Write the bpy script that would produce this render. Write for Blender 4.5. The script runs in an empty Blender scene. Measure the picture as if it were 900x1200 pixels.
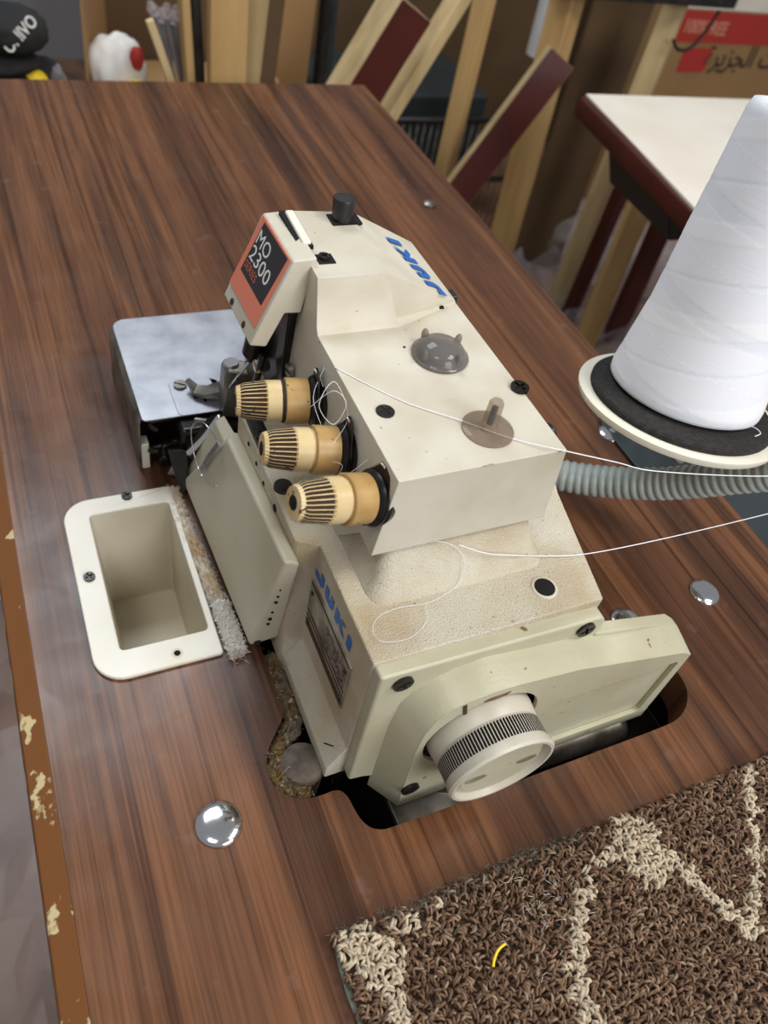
import bpy, bmesh, math, random
from mathutils import Vector, Matrix
from mathutils.geometry import delaunay_2d_cdt
random.seed(7)
S = bpy.context.scene
COL = S.collection
PI = math.pi

# ------------------------------------------------------------------ materials
def mat(name, color, rough=.5, metal=0, var=None, scale=20, speck=None, bump=0, bscale=200, stretch=None,
        trans=0, ior=1.45, coat=0, speckthr=.66, speckscale=90, spec=.5, detail=6):
    """principled material; var = second colour mixed by noise; speck = colour of small worn specks"""
    m = bpy.data.materials.new(name); m.use_nodes = True
    nt = m.node_tree; N = nt.nodes; L = nt.links
    b = N['Principled BSDF']
    b.inputs['Base Color'].default_value = (*color, 1)
    b.inputs['Roughness'].default_value = rough
    b.inputs['Metallic'].default_value = metal
    b.inputs['Specular IOR Level'].default_value = spec
    b.inputs['IOR'].default_value = ior
    b.inputs['Transmission Weight'].default_value = trans
    b.inputs['Coat Weight'].default_value = coat
    tc = N.new('ShaderNodeTexCoord'); mp = N.new('ShaderNodeMapping')
    L.new(tc.outputs['Object'], mp.inputs['Vector'])
    if stretch: mp.inputs['Scale'].default_value = stretch
    last = None
    if var is not None:
        n = N.new('ShaderNodeTexNoise'); n.inputs['Scale'].default_value = scale; n.inputs['Detail'].default_value = detail
        L.new(mp.outputs['Vector'], n.inputs['Vector'])
        r = N.new('ShaderNodeValToRGB'); r.color_ramp.elements[0].position = .38; r.color_ramp.elements[1].position = .66
        r.color_ramp.elements[0].color = (*color, 1); r.color_ramp.elements[1].color = (*var, 1)
        L.new(n.outputs['Fac'], r.inputs['Fac']); last = r.outputs['Color']
    if speck is not None:
        n2 = N.new('ShaderNodeTexNoise'); n2.inputs['Scale'].default_value = speckscale; n2.inputs['Detail'].default_value = 4
        L.new(tc.outputs['Object'], n2.inputs['Vector'])
        r2 = N.new('ShaderNodeValToRGB'); r2.color_ramp.elements[0].position = speckthr; r2.color_ramp.elements[1].position = speckthr + .03
        L.new(n2.outputs['Fac'], r2.inputs['Fac'])
        mx = N.new('ShaderNodeMixRGB'); L.new(r2.outputs['Color'], mx.inputs['Fac'])
        if last: L.new(last, mx.inputs['Color1'])
        else: mx.inputs['Color1'].default_value = (*color, 1)
        mx.inputs['Color2'].default_value = (*speck, 1); last = mx.outputs['Color']
    if last: L.new(last, b.inputs['Base Color'])
    if bump:
        n3 = N.new('ShaderNodeTexNoise'); n3.inputs['Scale'].default_value = bscale; n3.inputs['Detail'].default_value = 3
        L.new(tc.outputs['Object'], n3.inputs['Vector'])
        bp = N.new('ShaderNodeBump'); bp.inputs['Strength'].default_value = bump; bp.inputs['Distance'].default_value = .001
        L.new(n3.outputs['Fac'], bp.inputs['Height']); L.new(bp.outputs['Normal'], b.inputs['Normal'])
    return m

def srgb(r, g, b):
    f = lambda c: ((c/255+.055)/1.055)**2.4 if c > 10 else c/255/12.92
    return (f(r), f(g), f(b))

def wood_laminate():
    m = bpy.data.materials.new('walnut_laminate'); m.use_nodes = True
    nt = m.node_tree; N = nt.nodes; L = nt.links; b = N['Principled BSDF']
    b.inputs['Specular IOR Level'].default_value = .32
    tc = N.new('ShaderNodeTexCoord')
    def noise(sc, sx, sy, det=4, dist=0):
        mp = N.new('ShaderNodeMapping'); mp.inputs['Scale'].default_value = (sx, sy, 1)
        L.new(tc.outputs['Object'], mp.inputs['Vector'])
        n = N.new('ShaderNodeTexNoise'); n.inputs['Scale'].default_value = sc; n.inputs['Detail'].default_value = det
        n.inputs['Distortion'].default_value = dist
        L.new(mp.outputs['Vector'], n.inputs['Vector']); return n.outputs['Fac']
    def ramp(src, *st):
        r = N.new('ShaderNodeValToRGB'); e = r.color_ramp.elements
        e[0].position, e[1].position = st[0][0], st[-1][0]; e[0].color = (*st[0][1], 1); e[1].color = (*st[-1][1], 1)
        for p, c in st[1:-1]:
            k = e.new(p); k.color = (*c, 1)
        L.new(src, r.inputs['Fac']); return r.outputs['Color']
    def mix(f, a, c, mode='MIX'):
        x = N.new('ShaderNodeMixRGB'); x.blend_type = mode
        if isinstance(f, float): x.inputs['Fac'].default_value = f
        else: L.new(f, x.inputs['Fac'])
        L.new(a, x.inputs['Color1']); L.new(c, x.inputs['Color2']); return x.outputs['Color']
    bands = ramp(noise(1, 26, 1.1, 2, .5), (.30, srgb(72, 47, 34)), (.45, srgb(98, 65, 45)), (.56, srgb(118, 79, 53)), (.68, srgb(83, 56, 41)))
    bold = ramp(noise(1, 55, 1.8, 3, .8), (.33, (.45, .42, .42)), (.46, (1, 1, 1)), (1, (1, 1, 1)))
    col = mix(.75, bands, bold, 'MULTIPLY')
    fine = ramp(noise(1, 620, 14, 4, 0), (.34, (.62, .6, .6)), (.60, (1.1, 1.08, 1.05)))
    col = mix(.75, col, fine, 'MULTIPLY')
    thin = ramp(noise(1, 150, 1.6, 3, .15), (.34, (.42, .38, .36)), (.42, (1, 1, 1)), (1, (1, 1, 1)))
    col = mix(.8, col, thin, 'MULTIPLY')
    wear = ramp(noise(55, 1, 1, 10, 0), (.66, (0, 0, 0)), (.72, (.09, .09, .09)))
    hz = N.new('ShaderNodeRGB'); hz.outputs[0].default_value = (*srgb(150, 138, 134), 1)
    col = mix(wear, col, hz.outputs[0])
    L.new(col, b.inputs['Base Color'])
    rr = ramp(noise(22, 1, 1, 7, .8), (.35, (.22,)*3), (.65, (.34,)*3))
    L.new(rr, b.inputs['Roughness'])
    bp = N.new('ShaderNodeBump'); bp.inputs['Strength'].default_value = .12; bp.inputs['Distance'].default_value = .001
    L.new(noise(60, 1, 1, 5), bp.inputs['Height']); L.new(bp.outputs['Normal'], b.inputs['Normal'])
    return m

CREAM = srgb(222, 214, 190)
M = {
 'wood': wood_laminate(),
 'cream': mat('cream_enamel', srgb(206, 200, 184), .38, var=srgb(192, 183, 162), scale=26, detail=10, speck=srgb(130, 108, 80), speckthr=.72, speckscale=300, bump=.12, bscale=500),
 'cream_rough': mat('cream_cast_enamel', srgb(207, 200, 181), .48, var=srgb(186, 168, 136), scale=22, speck=srgb(140, 112, 78), speckthr=.69, speckscale=520, bump=1, bscale=1300),
 'cream_panel': mat('cream_panel_enamel', srgb(196, 190, 168), .36, var=srgb(184, 176, 152), scale=12, bump=.08, bscale=300),
 'green_cream': mat('greenish_cream_plastic', srgb(188, 184, 158), .36, var=srgb(176, 170, 142), scale=18, speck=srgb(120, 98, 66), speckthr=.71, speckscale=120, bump=.15, bscale=400),
 'wheel': mat('grey_cream_plastic', srgb(198, 192, 176), .36, var=srgb(182, 174, 156), scale=30),
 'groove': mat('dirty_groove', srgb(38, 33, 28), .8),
 'knob': mat('aged_tan_plastic', srgb(182, 148, 94), .36, var=srgb(158, 120, 68), scale=60, speck=srgb(110, 78, 45), speckthr=.68, speckscale=220),
 'knob_tip': mat('worn_tan_plastic', srgb(220, 200, 154), .45, var=srgb(190, 160, 105), scale=90, speck=srgb(85, 62, 40), speckthr=.64, speckscale=300),
 'knob_collar': mat('pale_tan_plastic', srgb(212, 190, 142), .38, var=srgb(192, 164, 112), scale=60),
 'brown_groove': mat('brown_groove', srgb(66, 46, 30), .8),
 'black': mat('black_plastic', srgb(24, 23, 23), .4, var=srgb(44, 42, 40), scale=80),
 'black_steel': mat('blackened_steel', srgb(34, 32, 31), .32, .6, var=srgb(60, 56, 52), scale=60),
 'hole': mat('dark_hole', srgb(16, 13, 11), .9),
 'steel': mat('brushed_steel', srgb(178, 179, 184), .40, .75, var=srgb(150, 152, 160), scale=40, bump=.08, bscale=300),
 'steel_dull': mat('oily_steel', srgb(150, 146, 138), .38, .85, var=srgb(92, 86, 78), scale=50),
 'chrome': mat('chrome', srgb(225, 225, 225), .12, 1),
 'chute': mat('ivory_plastic', srgb(222, 216, 202), .30, var=srgb(210, 202, 182), scale=14, bump=.1, bscale=200),
 'chute_in': mat('ivory_plastic_inner', srgb(214, 205, 184), .42, var=srgb(200, 190, 166), scale=14),
 'blue': mat('blue_print', srgb(42, 102, 178), .4),
 'orange': mat('salmon_label', srgb(226, 130, 102), .35),
 'badge_black': mat('charcoal_label', srgb(46, 46, 50), .35),
 'white_print': mat('white_print', srgb(228, 225, 218), .4),
 'orange_print': mat('salmon_print', srgb(190, 100, 80), .4),
 'label_plate': mat('worn_aluminium_label', srgb(176, 170, 154), .42, .5, var=srgb(120, 112, 98), scale=60),
 'label_print': mat('worn_brown_print', srgb(70, 56, 48), .5, .1, var=srgb(150, 142, 126), scale=420, detail=2),
 'smoke': mat('smoky_clear_plastic', srgb(196, 186, 176), .08, trans=.85, ior=1.35),
 'clearpin': mat('clear_pin_plastic', srgb(236, 222, 208), .08, trans=.93, ior=1.3),
 'thread': mat('white_thread', srgb(240, 240, 244), .7),
 'spool': None,
 'rust': mat('bare_rusty_patch', srgb(126, 84, 60), .6, var=srgb(90, 62, 48), scale=300),
 'felt': mat('black_felt', srgb(34, 31, 30), .95, var=srgb(50, 46, 44), scale=300, bump=.8, bscale=900),
 'ivory': mat('ivory_disc', srgb(232, 226, 208), .35),
 'slate': mat('slate_painted_steel', srgb(50, 57, 59), .45, var=srgb(42, 49, 51), scale=8),
 'hose': mat('grey_hose_plastic', srgb(176, 184, 180), .42, var=srgb(160, 168, 162), scale=30),
 'edge_brown': mat('brown_edge_band', srgb(122, 76, 36), .45, speck=srgb(206, 188, 140), speckthr=.615, speckscale=46),
 'lint': mat('white_lint', srgb(226, 222, 214), .95),
 'dust': mat('matted_lint', srgb(212, 202, 186), .95, var=srgb(186, 158, 120), scale=60, bump=1, bscale=500),
 'grime': mat('oily_grime', srgb(118, 92, 48), .75, var=srgb(86, 82, 72), scale=120, speck=srgb(176, 170, 158), speckthr=.62, speckscale=300, bump=1, bscale=600),
 'rubber': mat('dusty_rubber', srgb(62, 52, 44), .5, var=srgb(104, 92, 80), scale=90),
 'pan': mat('oily_black_pan', srgb(18, 16, 15), .18, .3, var=srgb(44, 36, 30), scale=14),
 'pine': mat('pine_timber', srgb(200, 166, 112), .6, var=srgb(178, 142, 88), scale=5, stretch=(6, 6, .5)),
 'pine_pale': mat('pale_pine_timber', srgb(206, 182, 136), .6, var=srgb(178, 152, 108), scale=5, stretch=(6, 6, .5)),
 'maroon': mat('maroon_edge_paint', srgb(82, 35, 28), .38, var=srgb(64, 27, 22), scale=8),
 'white_top': mat('white_laminate', srgb(236, 228, 214), .35, var=srgb(228, 218, 200), scale=8),
 'card': mat('brown_cardboard', srgb(160, 126, 84), .85, var=srgb(148, 114, 74), scale=4),
 'card_dark': mat('dark_fibreboard', srgb(100, 78, 52), .85, var=srgb(86, 66, 44), scale=4),
 'red': mat('red_box_print', srgb(178, 52, 44), .6),
 'ink': mat('brown_ink', srgb(56, 46, 44), .7),
 'bandtext': mat('pale_print_on_red', srgb(206, 150, 120), .7),
 'wall': mat('grey_wall_paint', srgb(150, 148, 150), .8, var=srgb(142, 140, 142), scale=2),
 'floor': mat('brown_floor_tile', srgb(136, 102, 78), .3, var=srgb(96, 72, 58), scale=9),
 'cap': mat('black_cloth', srgb(26, 26, 27), .85, var=srgb(36, 36, 34), scale=20),
 'pvc': mat('white_pipe', srgb(206, 208, 206), .4),
 'cable': mat('black_cable', srgb(26, 22, 20), .5),
 'yellow': mat('yellow_plastic', srgb(240, 204, 40), .45),
 'red_cloth': mat('dull_red_cloth', srgb(140, 62, 54), .8),
 'white_bag': mat('white_plastic_bag', srgb(232, 230, 226), .35, bump=.6, bscale=40),
 'backing': mat('grey_green_carpet_backing', srgb(108, 112, 100), .95),
 'under_pile': mat('brown_carpet_ground', srgb(74, 56, 44), .95),
}
def film():
    m = bpy.data.materials.new('clear_plastic_film'); m.use_nodes = True
    nt = m.node_tree; N = nt.nodes; L = nt.links
    b = N['Principled BSDF']; b.inputs['Base Color'].default_value = (*srgb(214, 208, 210), 1); b.inputs['Roughness'].default_value = .12
    t = N.new('ShaderNodeBsdfTransparent'); mx = N.new('ShaderNodeMixShader'); mx.inputs[0].default_value = .2
    L.new(t.outputs[0], mx.inputs[1]); L.new(b.outputs[0], mx.inputs[2]); L.new(mx.outputs[0], N['Material Output'].inputs['Surface'])
    return m
M['film'] = film()
def clear(name, col, k):
    m = bpy.data.materials.new(name); m.use_nodes = True
    nt = m.node_tree; N = nt.nodes; L = nt.links
    b = N['Principled BSDF']; b.inputs['Base Color'].default_value = (col[0]*.5, col[1]*.5, col[2]*.5, 1); b.inputs['Roughness'].default_value = .06
    t = N.new('ShaderNodeBsdfTransparent'); t.inputs[0].default_value = (*col, 1); mx = N.new('ShaderNodeMixShader'); mx.inputs[0].default_value = k
    L.new(t.outputs[0], mx.inputs[1]); L.new(b.outputs[0], mx.inputs[2]); L.new(mx.outputs[0], N['Material Output'].inputs['Surface'])
    return m
M['smoke'] = clear('smoky_clear_plastic', (.62, .57, .53), .42)
M['clearpin'] = clear('clear_pin_plastic', (.80, .72, .65), .25)
def spool_mat():
    m = bpy.data.materials.new('wound_white_thread'); m.use_nodes = True
    nt = m.node_tree; N = nt.nodes; L = nt.links; b = N['Principled BSDF']
    b.inputs['Roughness'].default_value = .6; b.inputs['Sheen Weight'].default_value = .3
    at = N.new('ShaderNodeAttribute'); at.attribute_name = 'tone'
    L.new(at.outputs['Color'], b.inputs['Base Color'])
    tc = N.new('ShaderNodeTexCoord'); mp = N.new('ShaderNodeMapping'); mp.inputs['Scale'].default_value = (25, 25, 1400)
    L.new(tc.outputs['Object'], mp.inputs['Vector'])
    n = N.new('ShaderNodeTexNoise'); n.inputs['Scale'].default_value = 1; n.inputs['Detail'].default_value = 3; L.new(mp.outputs['Vector'], n.inputs['Vector'])
    bp = N.new('ShaderNodeBump'); bp.inputs['Strength'].default_value = .2; bp.inputs['Distance'].default_value = .0004
    L.new(n.outputs['Fac'], bp.inputs['Height']); L.new(bp.outputs['Normal'], b.inputs['Normal'])
    return m
M['spool'] = spool_mat()
def pile_mat():
    m = bpy.data.materials.new('wool_loop_pile'); m.use_nodes = True
    nt = m.node_tree; N = nt.nodes; L = nt.links; b = N['Principled BSDF']
    b.inputs['Roughness'].default_value = .9; b.inputs['Specular IOR Level'].default_value = .25
    at = N.new('ShaderNodeAttribute'); at.attribute_name = 'tone'
    L.new(at.outputs['Color'], b.inputs['Base Color'])
    return m
M['pile'] = pile_mat()

# ------------------------------------------------------------------ object helpers
ORI = {}
def tag(o, label=None, cat=None, group=None, kind=None):
    if label: o['label'] = label
    if cat: o['category'] = cat
    if group: o['group'] = group
    if kind: o['kind'] = kind
    return o
def thing(name, loc, label, cat, group=None):
    o = bpy.data.objects.new(name, None); COL.objects.link(o); o.location = loc; o.empty_display_size = .02
    ORI[o.name] = Vector(loc)
    return tag(o, label, cat, group)
def put(name, me, parent=None, mats=(), origin=None):
    """link a mesh whose vertices are in world coordinates; its origin goes to `origin` (or its parent's)"""
    for m in (mats if isinstance(mats, (list, tuple)) else [mats]): me.materials.append(M[m] if isinstance(m, str) else m)
    o = bpy.data.objects.new(name, me); COL.objects.link(o)
    if parent is not None:
        po = ORI[parent.name]
        og = Vector(origin) if origin is not None else po
        o.parent = parent; o.location = og - po
    else:
        if origin is None:
            vs = [v.co for v in me.vertices]
            origin = ((min(v.x for v in vs)+max(v.x for v in vs))/2, (min(v.y for v in vs)+max(v.y for v in vs))/2, min(v.z for v in vs))
        og = Vector(origin); o.location = og
    me.transform(Matrix.Translation(-og)); ORI[o.name] = og
    return o
def bev(o, w, seg=3, angle=30):
    b = o.modifiers.new('bevel', 'BEVEL'); b.width = w; b.segments = seg; b.limit_method = 'ANGLE'; b.angle_limit = math.radians(angle)
    b.harden_normals = True
    for p in o.data.polygons: p.use_smooth = True
    return o
def mk(name, vs, fs, parent=None, mats='cream', bevel=0, smooth=False, origin=None, fm=None, seg=3):
    me = bpy.data.meshes.new(name); me.from_pydata([tuple(v) for v in vs], [], fs)
    bm = bmesh.new(); bm.from_mesh(me); bmesh.ops.recalc_face_normals(bm, faces=bm.faces); bm.to_mesh(me); bm.free()
    if fm:
        for p, k in zip(me.polygons, fm): p.material_index = k
    o = put(name, me, parent, mats, origin)
    if smooth:
        for p in me.polygons: p.use_smooth = True
    if bevel: bev(o, bevel, seg)
    return o
def boxvf(c, s, R=None):
    R = R or Matrix.Identity(3); c = Vector(c)
    vs = [c + R @ Vector((x*s[0]/2, y*s[1]/2, z*s[2]/2)) for x in (-1, 1) for y in (-1, 1) for z in (-1, 1)]
    fs = [(0, 1, 3, 2), (4, 6, 7, 5), (0, 4, 5, 1), (2, 3, 7, 6), (0, 2, 6, 4), (1, 5, 7, 3)]
    return vs, fs
def box(name, c, s, parent=None, mats='cream', bevel=0, R=None, **k):
    vs, fs = boxvf(c, s, R); return mk(name, vs, fs, parent, mats, bevel, **k)
def loft(name, secs, parent=None, mats='cream', bevel=0, cap=True, smooth=False, closed=True, **k):
    n = len(secs[0]); vs = [p for s in secs for p in s]; fs = []
    for i in range(len(secs)-1):
        for j in range(n if closed else n-1):
            a = i*n+j; b = i*n+(j+1) % n; fs.append((a, b, b+n, a+n))
    if cap: fs += [tuple(range(n)), tuple(range((len(secs)-1)*n, len(secs)*n))]
    return mk(name, vs, fs, parent, mats, bevel, smooth, **k)
def frame(d):
    d = Vector(d).normalized(); a = Vector((0, 0, 1)) if abs(d.z) < .9 else Vector((1, 0, 0))
    u = d.cross(a).normalized(); return d, u, d.cross(u).normalized()
def lathe(name, prof, p0, axis, parent=None, mats='steel', seg=40, ribs=0, smooth=True, bevel=0, capm=None):
    """prof rows (distance, radius[, rib depth[, material]]) along axis from p0"""
    d, u, w = frame(axis); p0 = Vector(p0)
    if ribs: seg = ribs*4
    vs = []; fs = []; fm = []
    for row in prof:
        t, r = row[0], row[1]; dep = row[2] if len(row) > 2 else 0
        for j in range(seg):
            rr = r - (dep if (j % 4) in (1, 2) else 0); a = 2*PI*j/seg
            vs.append(p0 + d*t + (u*math.cos(a)+w*math.sin(a))*rr)
    for i in range(len(prof)-1):
        mi = prof[i][3] if len(prof[i]) > 3 else 0
        dep = (prof[i][2] if len(prof[i]) > 2 else 0) and (prof[i+1][2] if len(prof[i+1]) > 2 else 0)
        for j in range(seg):
            a = i*seg+j; b = i*seg+(j+1) % seg; fs.append((a, b, b+seg, a+seg))
            fm.append(1 if dep and (j % 4) in (0, 1, 2) else mi)
    fs.append(tuple(range(seg))[::-1]); fm.append(capm[0] if capm else 0)
    fs.append(tuple(range((len(prof)-1)*seg, len(prof)*seg))); fm.append(capm[1] if capm else 0)
    me = bpy.data.meshes.new(name); me.from_pydata([tuple(v) for v in vs], [], fs)
    for p, k in zip(me.polygons, fm): p.material_index = k
    bm = bmesh.new(); bm.from_mesh(me); bmesh.ops.recalc_face_normals(bm, faces=bm.faces); bm.to_mesh(me); bm.free()
    o = put(name, me, parent, mats, None if parent is not None else tuple(p0))
    if smooth:
        for p in me.polygons: p.use_smooth = len(p.vertices) == 4
        me.set_sharp_from_angle(angle=math.radians(35))
    if bevel: bev(o, bevel, 2, 35)
    return o
def tube(name, pts, r, parent=None, mats='steel', seg=8, smooth=True, spl=True, origin=None):
    pts = [Vector(p) for p in pts]
    if spl and len(pts) > 2:
        q = []
        for i in range(len(pts)-1):
            p0 = pts[max(i-1, 0)]; p1 = pts[i]; p2 = pts[i+1]; p3 = pts[min(i+2, len(pts)-1)]
            for k in range(8):
                t = k/8; q.append(.5*((2*p1)+(p2-p0)*t+(2*p0-5*p1+4*p2-p3)*t*t+(3*p1-p0-3*p2+p3)*t**3))
        q.append(pts[-1]); pts = q
    vs = []; fs = []; prev = None
    for i, p in enumerate(pts):
        d = (pts[min(i+1, len(pts)-1)]-pts[max(i-1, 0)]).normalized()
        if prev is None: _, u, _ = frame(d)
        else: u = (prev - d*prev.dot(d)).normalized()
        prev = u; w = d.cross(u)
        rr = r[min(i*len(r)//len(pts), len(r)-1)] if isinstance(r, (list, tuple)) else r
        vs += [p+(u*math.cos(2*PI*j/seg)+w*math.sin(2*PI*j/seg))*rr for j in range(seg)]
    for i in range(len(pts)-1):
        for j in range(seg):
            a = i*seg+j; b = i*seg+(j+1) % seg; fs.append((a, b, b+seg, a+seg))
    fs += [tuple(range(seg)), tuple(range((len(pts)-1)*seg, len(pts)*seg))]
    return mk(name, vs, fs, parent, mats, 0, smooth, origin=origin)
def arc(cx, cy, r, a0, a1, n): return [(cx+r*math.cos(math.radians(a0+(a1-a0)*i/n)), cy+r*math.sin(math.radians(a0+(a1-a0)*i/n))) for i in range(n+1)]
def rrect(x0, y0, x1, y1, r, n=6, rs=None):
    rs = rs or (r, r, r, r)   # corners: x1y1, x0y1, x0y0, x1y0
    return (arc(x1-rs[0], y1-rs[0], rs[0], 0, 90, n)+arc(x0+rs[1], y1-rs[1], rs[1], 90, 180, n) +
            arc(x0+rs[2], y0+rs[2], rs[2], 180, 270, n)+arc(x1-rs[3], y0+rs[3], rs[3], 270, 360, n))
def slab(name, outer, holes, t0, t1, parent=None, mats='cream', bevel=0, M4=None, smooth=False, origin=None, seg=3):
    """flat plate from a 2D outline with holes, between heights t0 and t1; M4 places it"""
    def clean(l):
        o = []
        for p in l:
            if not o or (Vector(p)-Vector(o[-1])).length > 1e-6: o.append(p)
        if (Vector(o[0])-Vector(o[-1])).length < 1e-6: o.pop()
        return o
    loops = [clean(outer)]+[clean(h) for h in holes]
    co = []; ed = []
    for l in loops:
        s = len(co); co += [Vector(p) for p in l]; ed += [(s+i, s+(i+1) % len(l)) for i in range(len(l))]
    V, E_, F, _, _, _ = delaunay_2d_cdt(co, ed, [], 0, 1e-7)
    def inside(p, l):
        c = False; n = len(l)
        for i in range(n):
            a, b = l[i], l[(i+1) % n]
            if (a[1] > p[1]) != (b[1] > p[1]) and p[0] < (b[0]-a[0])*(p[1]-a[1])/(b[1]-a[1])+a[0]: c = not c
        return c
    keep = []
    for f in F:
        c = sum((V[i] for i in f), Vector((0, 0)))/len(f)
        if inside(c, loops[0]) and not any(inside(c, h) for h in loops[1:]): keep.append(f)
    n = len(V); vs = [(v.x, v.y, t0) for v in V]+[(v.x, v.y, t1) for v in V]
    fs = [tuple(f)[::-1] for f in keep]+[tuple(i+n for i in f) for f in keep]
    cnt = {}
    for f in keep:
        for i in range(len(f)):
            a, b = f[i], f[(i+1) % len(f)]; cnt[(a, b)] = 1
    for (a, b) in list(cnt):
        if (b, a) not in cnt: fs.append((a, b, b+n, a+n))
    if M4 is not None: vs = [M4 @ Vector(v) for v in vs]
    me_o = mk(name, vs, fs, parent, mats, 0, smooth, origin=origin)
    bm = bmesh.new(); bm.from_mesh(me_o.data)
    bmesh.ops.dissolve_limit(bm, angle_limit=.01, verts=bm.verts, edges=bm.edges); bmesh.ops.recalc_face_normals(bm, faces=bm.faces)
    bm.to_mesh(me_o.data); bm.free()
    if bevel: bev(me_o, bevel, seg)
    return me_o
def plane(o, ex, ey):
    """matrix taking (a,b,h) to o + a*ex + b*ey + h*(ex x ey)"""
    ex = Vector(ex).normalized(); ey = Vector(ey); ey = (ey-ex*ey.dot(ex)).normalized(); n = ex.cross(ey)
    m = Matrix.Identity(4)
    for i in range(3): m[i][0] = ex[i]; m[i][1] = ey[i]; m[i][2] = n[i]; m[i][3] = o[i]
    return m
def text(name, s, size, M4, parent=None, mats='white_print', depth=.0001, sx=1, shear=0, bold=0, align='CENTER', origin=None):
    c = bpy.data.curves.new('txt', 'FONT'); c.body = s; c.size = size; c.extrude = depth; c.align_x = align; c.align_y = 'CENTER'; c.shear = shear
    c.offset = bold; c.resolution_u = 4
    t = bpy.data.objects.new('txt', c); COL.objects.link(t)
    dg = bpy.context.evaluated_depsgraph_get(); me = bpy.data.meshes.new_from_object(t.evaluated_get(dg))
    bpy.data.objects.remove(t); bpy.data.curves.remove(c)
    me.transform(Matrix.Scale(sx, 4, (1, 0, 0))); me.transform(M4); me.materials.clear()
    return put(name, me, parent, mats, origin)
def screw(name, p, n, r, parent, m='black_steel', h=.0012, slot='cross', ang=.4, label=None):
    """round screw head with a sunk slot or cross"""
    d, u, w = frame(n); p = Vector(p)
    m4 = plane(p, u*math.cos(ang)+w*math.sin(ang), w*math.cos(ang)-u*math.sin(ang))
    if (Vector((m4[0][2], m4[1][2], m4[2][2]))).dot(d) < 0: m4 = plane(p, w*math.cos(ang)-u*math.sin(ang), u*math.cos(ang)+w*math.sin(ang))
    k = .16*r; q = .7*r
    if slot == 'cross': hole = [(k, k), (q, k), (q, -k), (k, -k), (k, -q), (-k, -q), (-k, -k), (-q, -k), (-q, k), (-k, k), (-k, q), (k, q)]
    else: hole = [(r*.93, k), (-r*.93, k), (-r*.93, -k), (r*.93, -k)]
    o = slab(name, arc(0, 0, r, 0, 345, 23), [hole], -.0004, h, parent, m, bevel=0, M4=m4)
    vs, fs = boxvf((0, 0, 0), (1.9*r*.7, 1.9*r*.7, h*.5)); 
    bm = bmesh.new(); bm.from_mesh(o.data)
    og = ORI[o.name]
    vv = [bm.verts.new((m4 @ v)-og) for v in vs]
    for f in fs: bm.faces.new([vv[i] for i in f])
    bm.to_mesh(o.data); bm.free()
    if label: o['label'] = label
    return o

# ------------------------------------------------------------------ the setting
def struct(name, c, s, m): return tag(box(name, c, s, None, m), kind='structure')
struct('floor', (1.2, 1.2, -.76), (6, 5, .02), 'floor')
struct('wall_back', (1.2, 3.2, .4), (6, .05, 2.3), 'wall')

# ------------------------------------------------------------------ sewing table
TB = thing('sewing_table', (.27, .49, -.75), 'walnut laminate sewing table with cut-out that carries the overlock machine', 'table')
def chaikin(P, n=2):
    for _ in range(n): P = [q for i in range(len(P)) for q in ((P[i][0]*.75+P[(i+1) % len(P)][0]*.25, P[i][1]*.75+P[(i+1) % len(P)][1]*.25), (P[i][0]*.25+P[(i+1) % len(P)][0]*.75, P[i][1]*.25+P[(i+1) % len(P)][1]*.75))]
    return P
slot = [(.128, .246), (.1285, .215), (.129, .20), (.120, .190), (.112, .181), (.1075, .168), (.110, .157), (.118, .149), (.130, .146), (.142, .147), (.146, .142), (.147, .132),
        (.149, .124), (.154, .1185), (.163, .1165), (.353, .1165), (.368, .118), (.380, .124), (.388, .134), (.390, .146), (.387, .158), (.376, .166), (.36, .17), (.30, .175), (.295, .44), (.118, .44), (.118, .385), (.128, .38)]
chole = rrect(.045, .262, .1035, .379, .003)
slab('tabletop', [(0, -.11), (.538, -.11), (.538, 1.092), (0, 1.092)], [chaikin(slot), chole], -.03, 0, TB, 'wood')
loft('front_edge_band', [[(0, y, -.0005), (-.013, y, -.008), (-.016, y, -.030), (0, y, -.030)] for y in (-.11, 1.092)], TB, 'edge_brown', bevel=.001)['label'] = 'brown edge band with paint flaked to cream'
loft('edge_band', [[(.538, y, -.0005), (.541, y, -.003), (.541, y, -.030), (.538, y, -.030)] for y in (-.11, 1.092)], TB, 'edge_brown', bevel=.001)
for x, y in ((.05, -.04), (.49, -.04), (.05, 1.02), (.49, 1.02)):
    box('leg', (x, y, -.39), (.04, .04, .72), TB, 'slate', bevel=.004)
for x in (.018, .49): box('rail', (x, .49, -.05), (.02, 1.02, .04), TB, 'slate', bevel=.003)

def dome_bolt(p, r, label, grp='domed bolt caps on the tabletop'):
    prof = [(0, r*.98), (.0006, r)] + [(.0006+r*.26*math.sin(a), r*math.cos(a)) for a in [i*PI/2/9 for i in range(1, 9)]] + [(.0006+r*.262, .0004)]
    o = lathe('bolt_cap', prof, p, (0, 0, 1), None, 'chrome', 36)
    tag(o, label, 'bolt', grp)
dome_bolt((.0755, .1495, 0), .0125, 'domed chrome bolt cap on the wood in front of the chip chute, nearest the camera')
dome_bolt((.4535, .197, 0), .0115, 'domed chrome bolt cap standing alone to the right of the belt cover')
dome_bolt((.4825, .3665, 0), .0115, 'domed chrome bolt cap between the machine and the thread cone disc')
dome_bolt((.377, .192, 0), .0115, 'domed bolt cap half hidden behind the belt cover')
o = lathe('screw', [(0, .0075), (.002, .0075), (.004, .005), (.0045, .0005)], (.487, .760, 0), (0, 0, 1), None, 'steel_dull', 20)
tag(o, 'small steel screw head on the far part of the tabletop behind the machine', 'screw')

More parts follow.
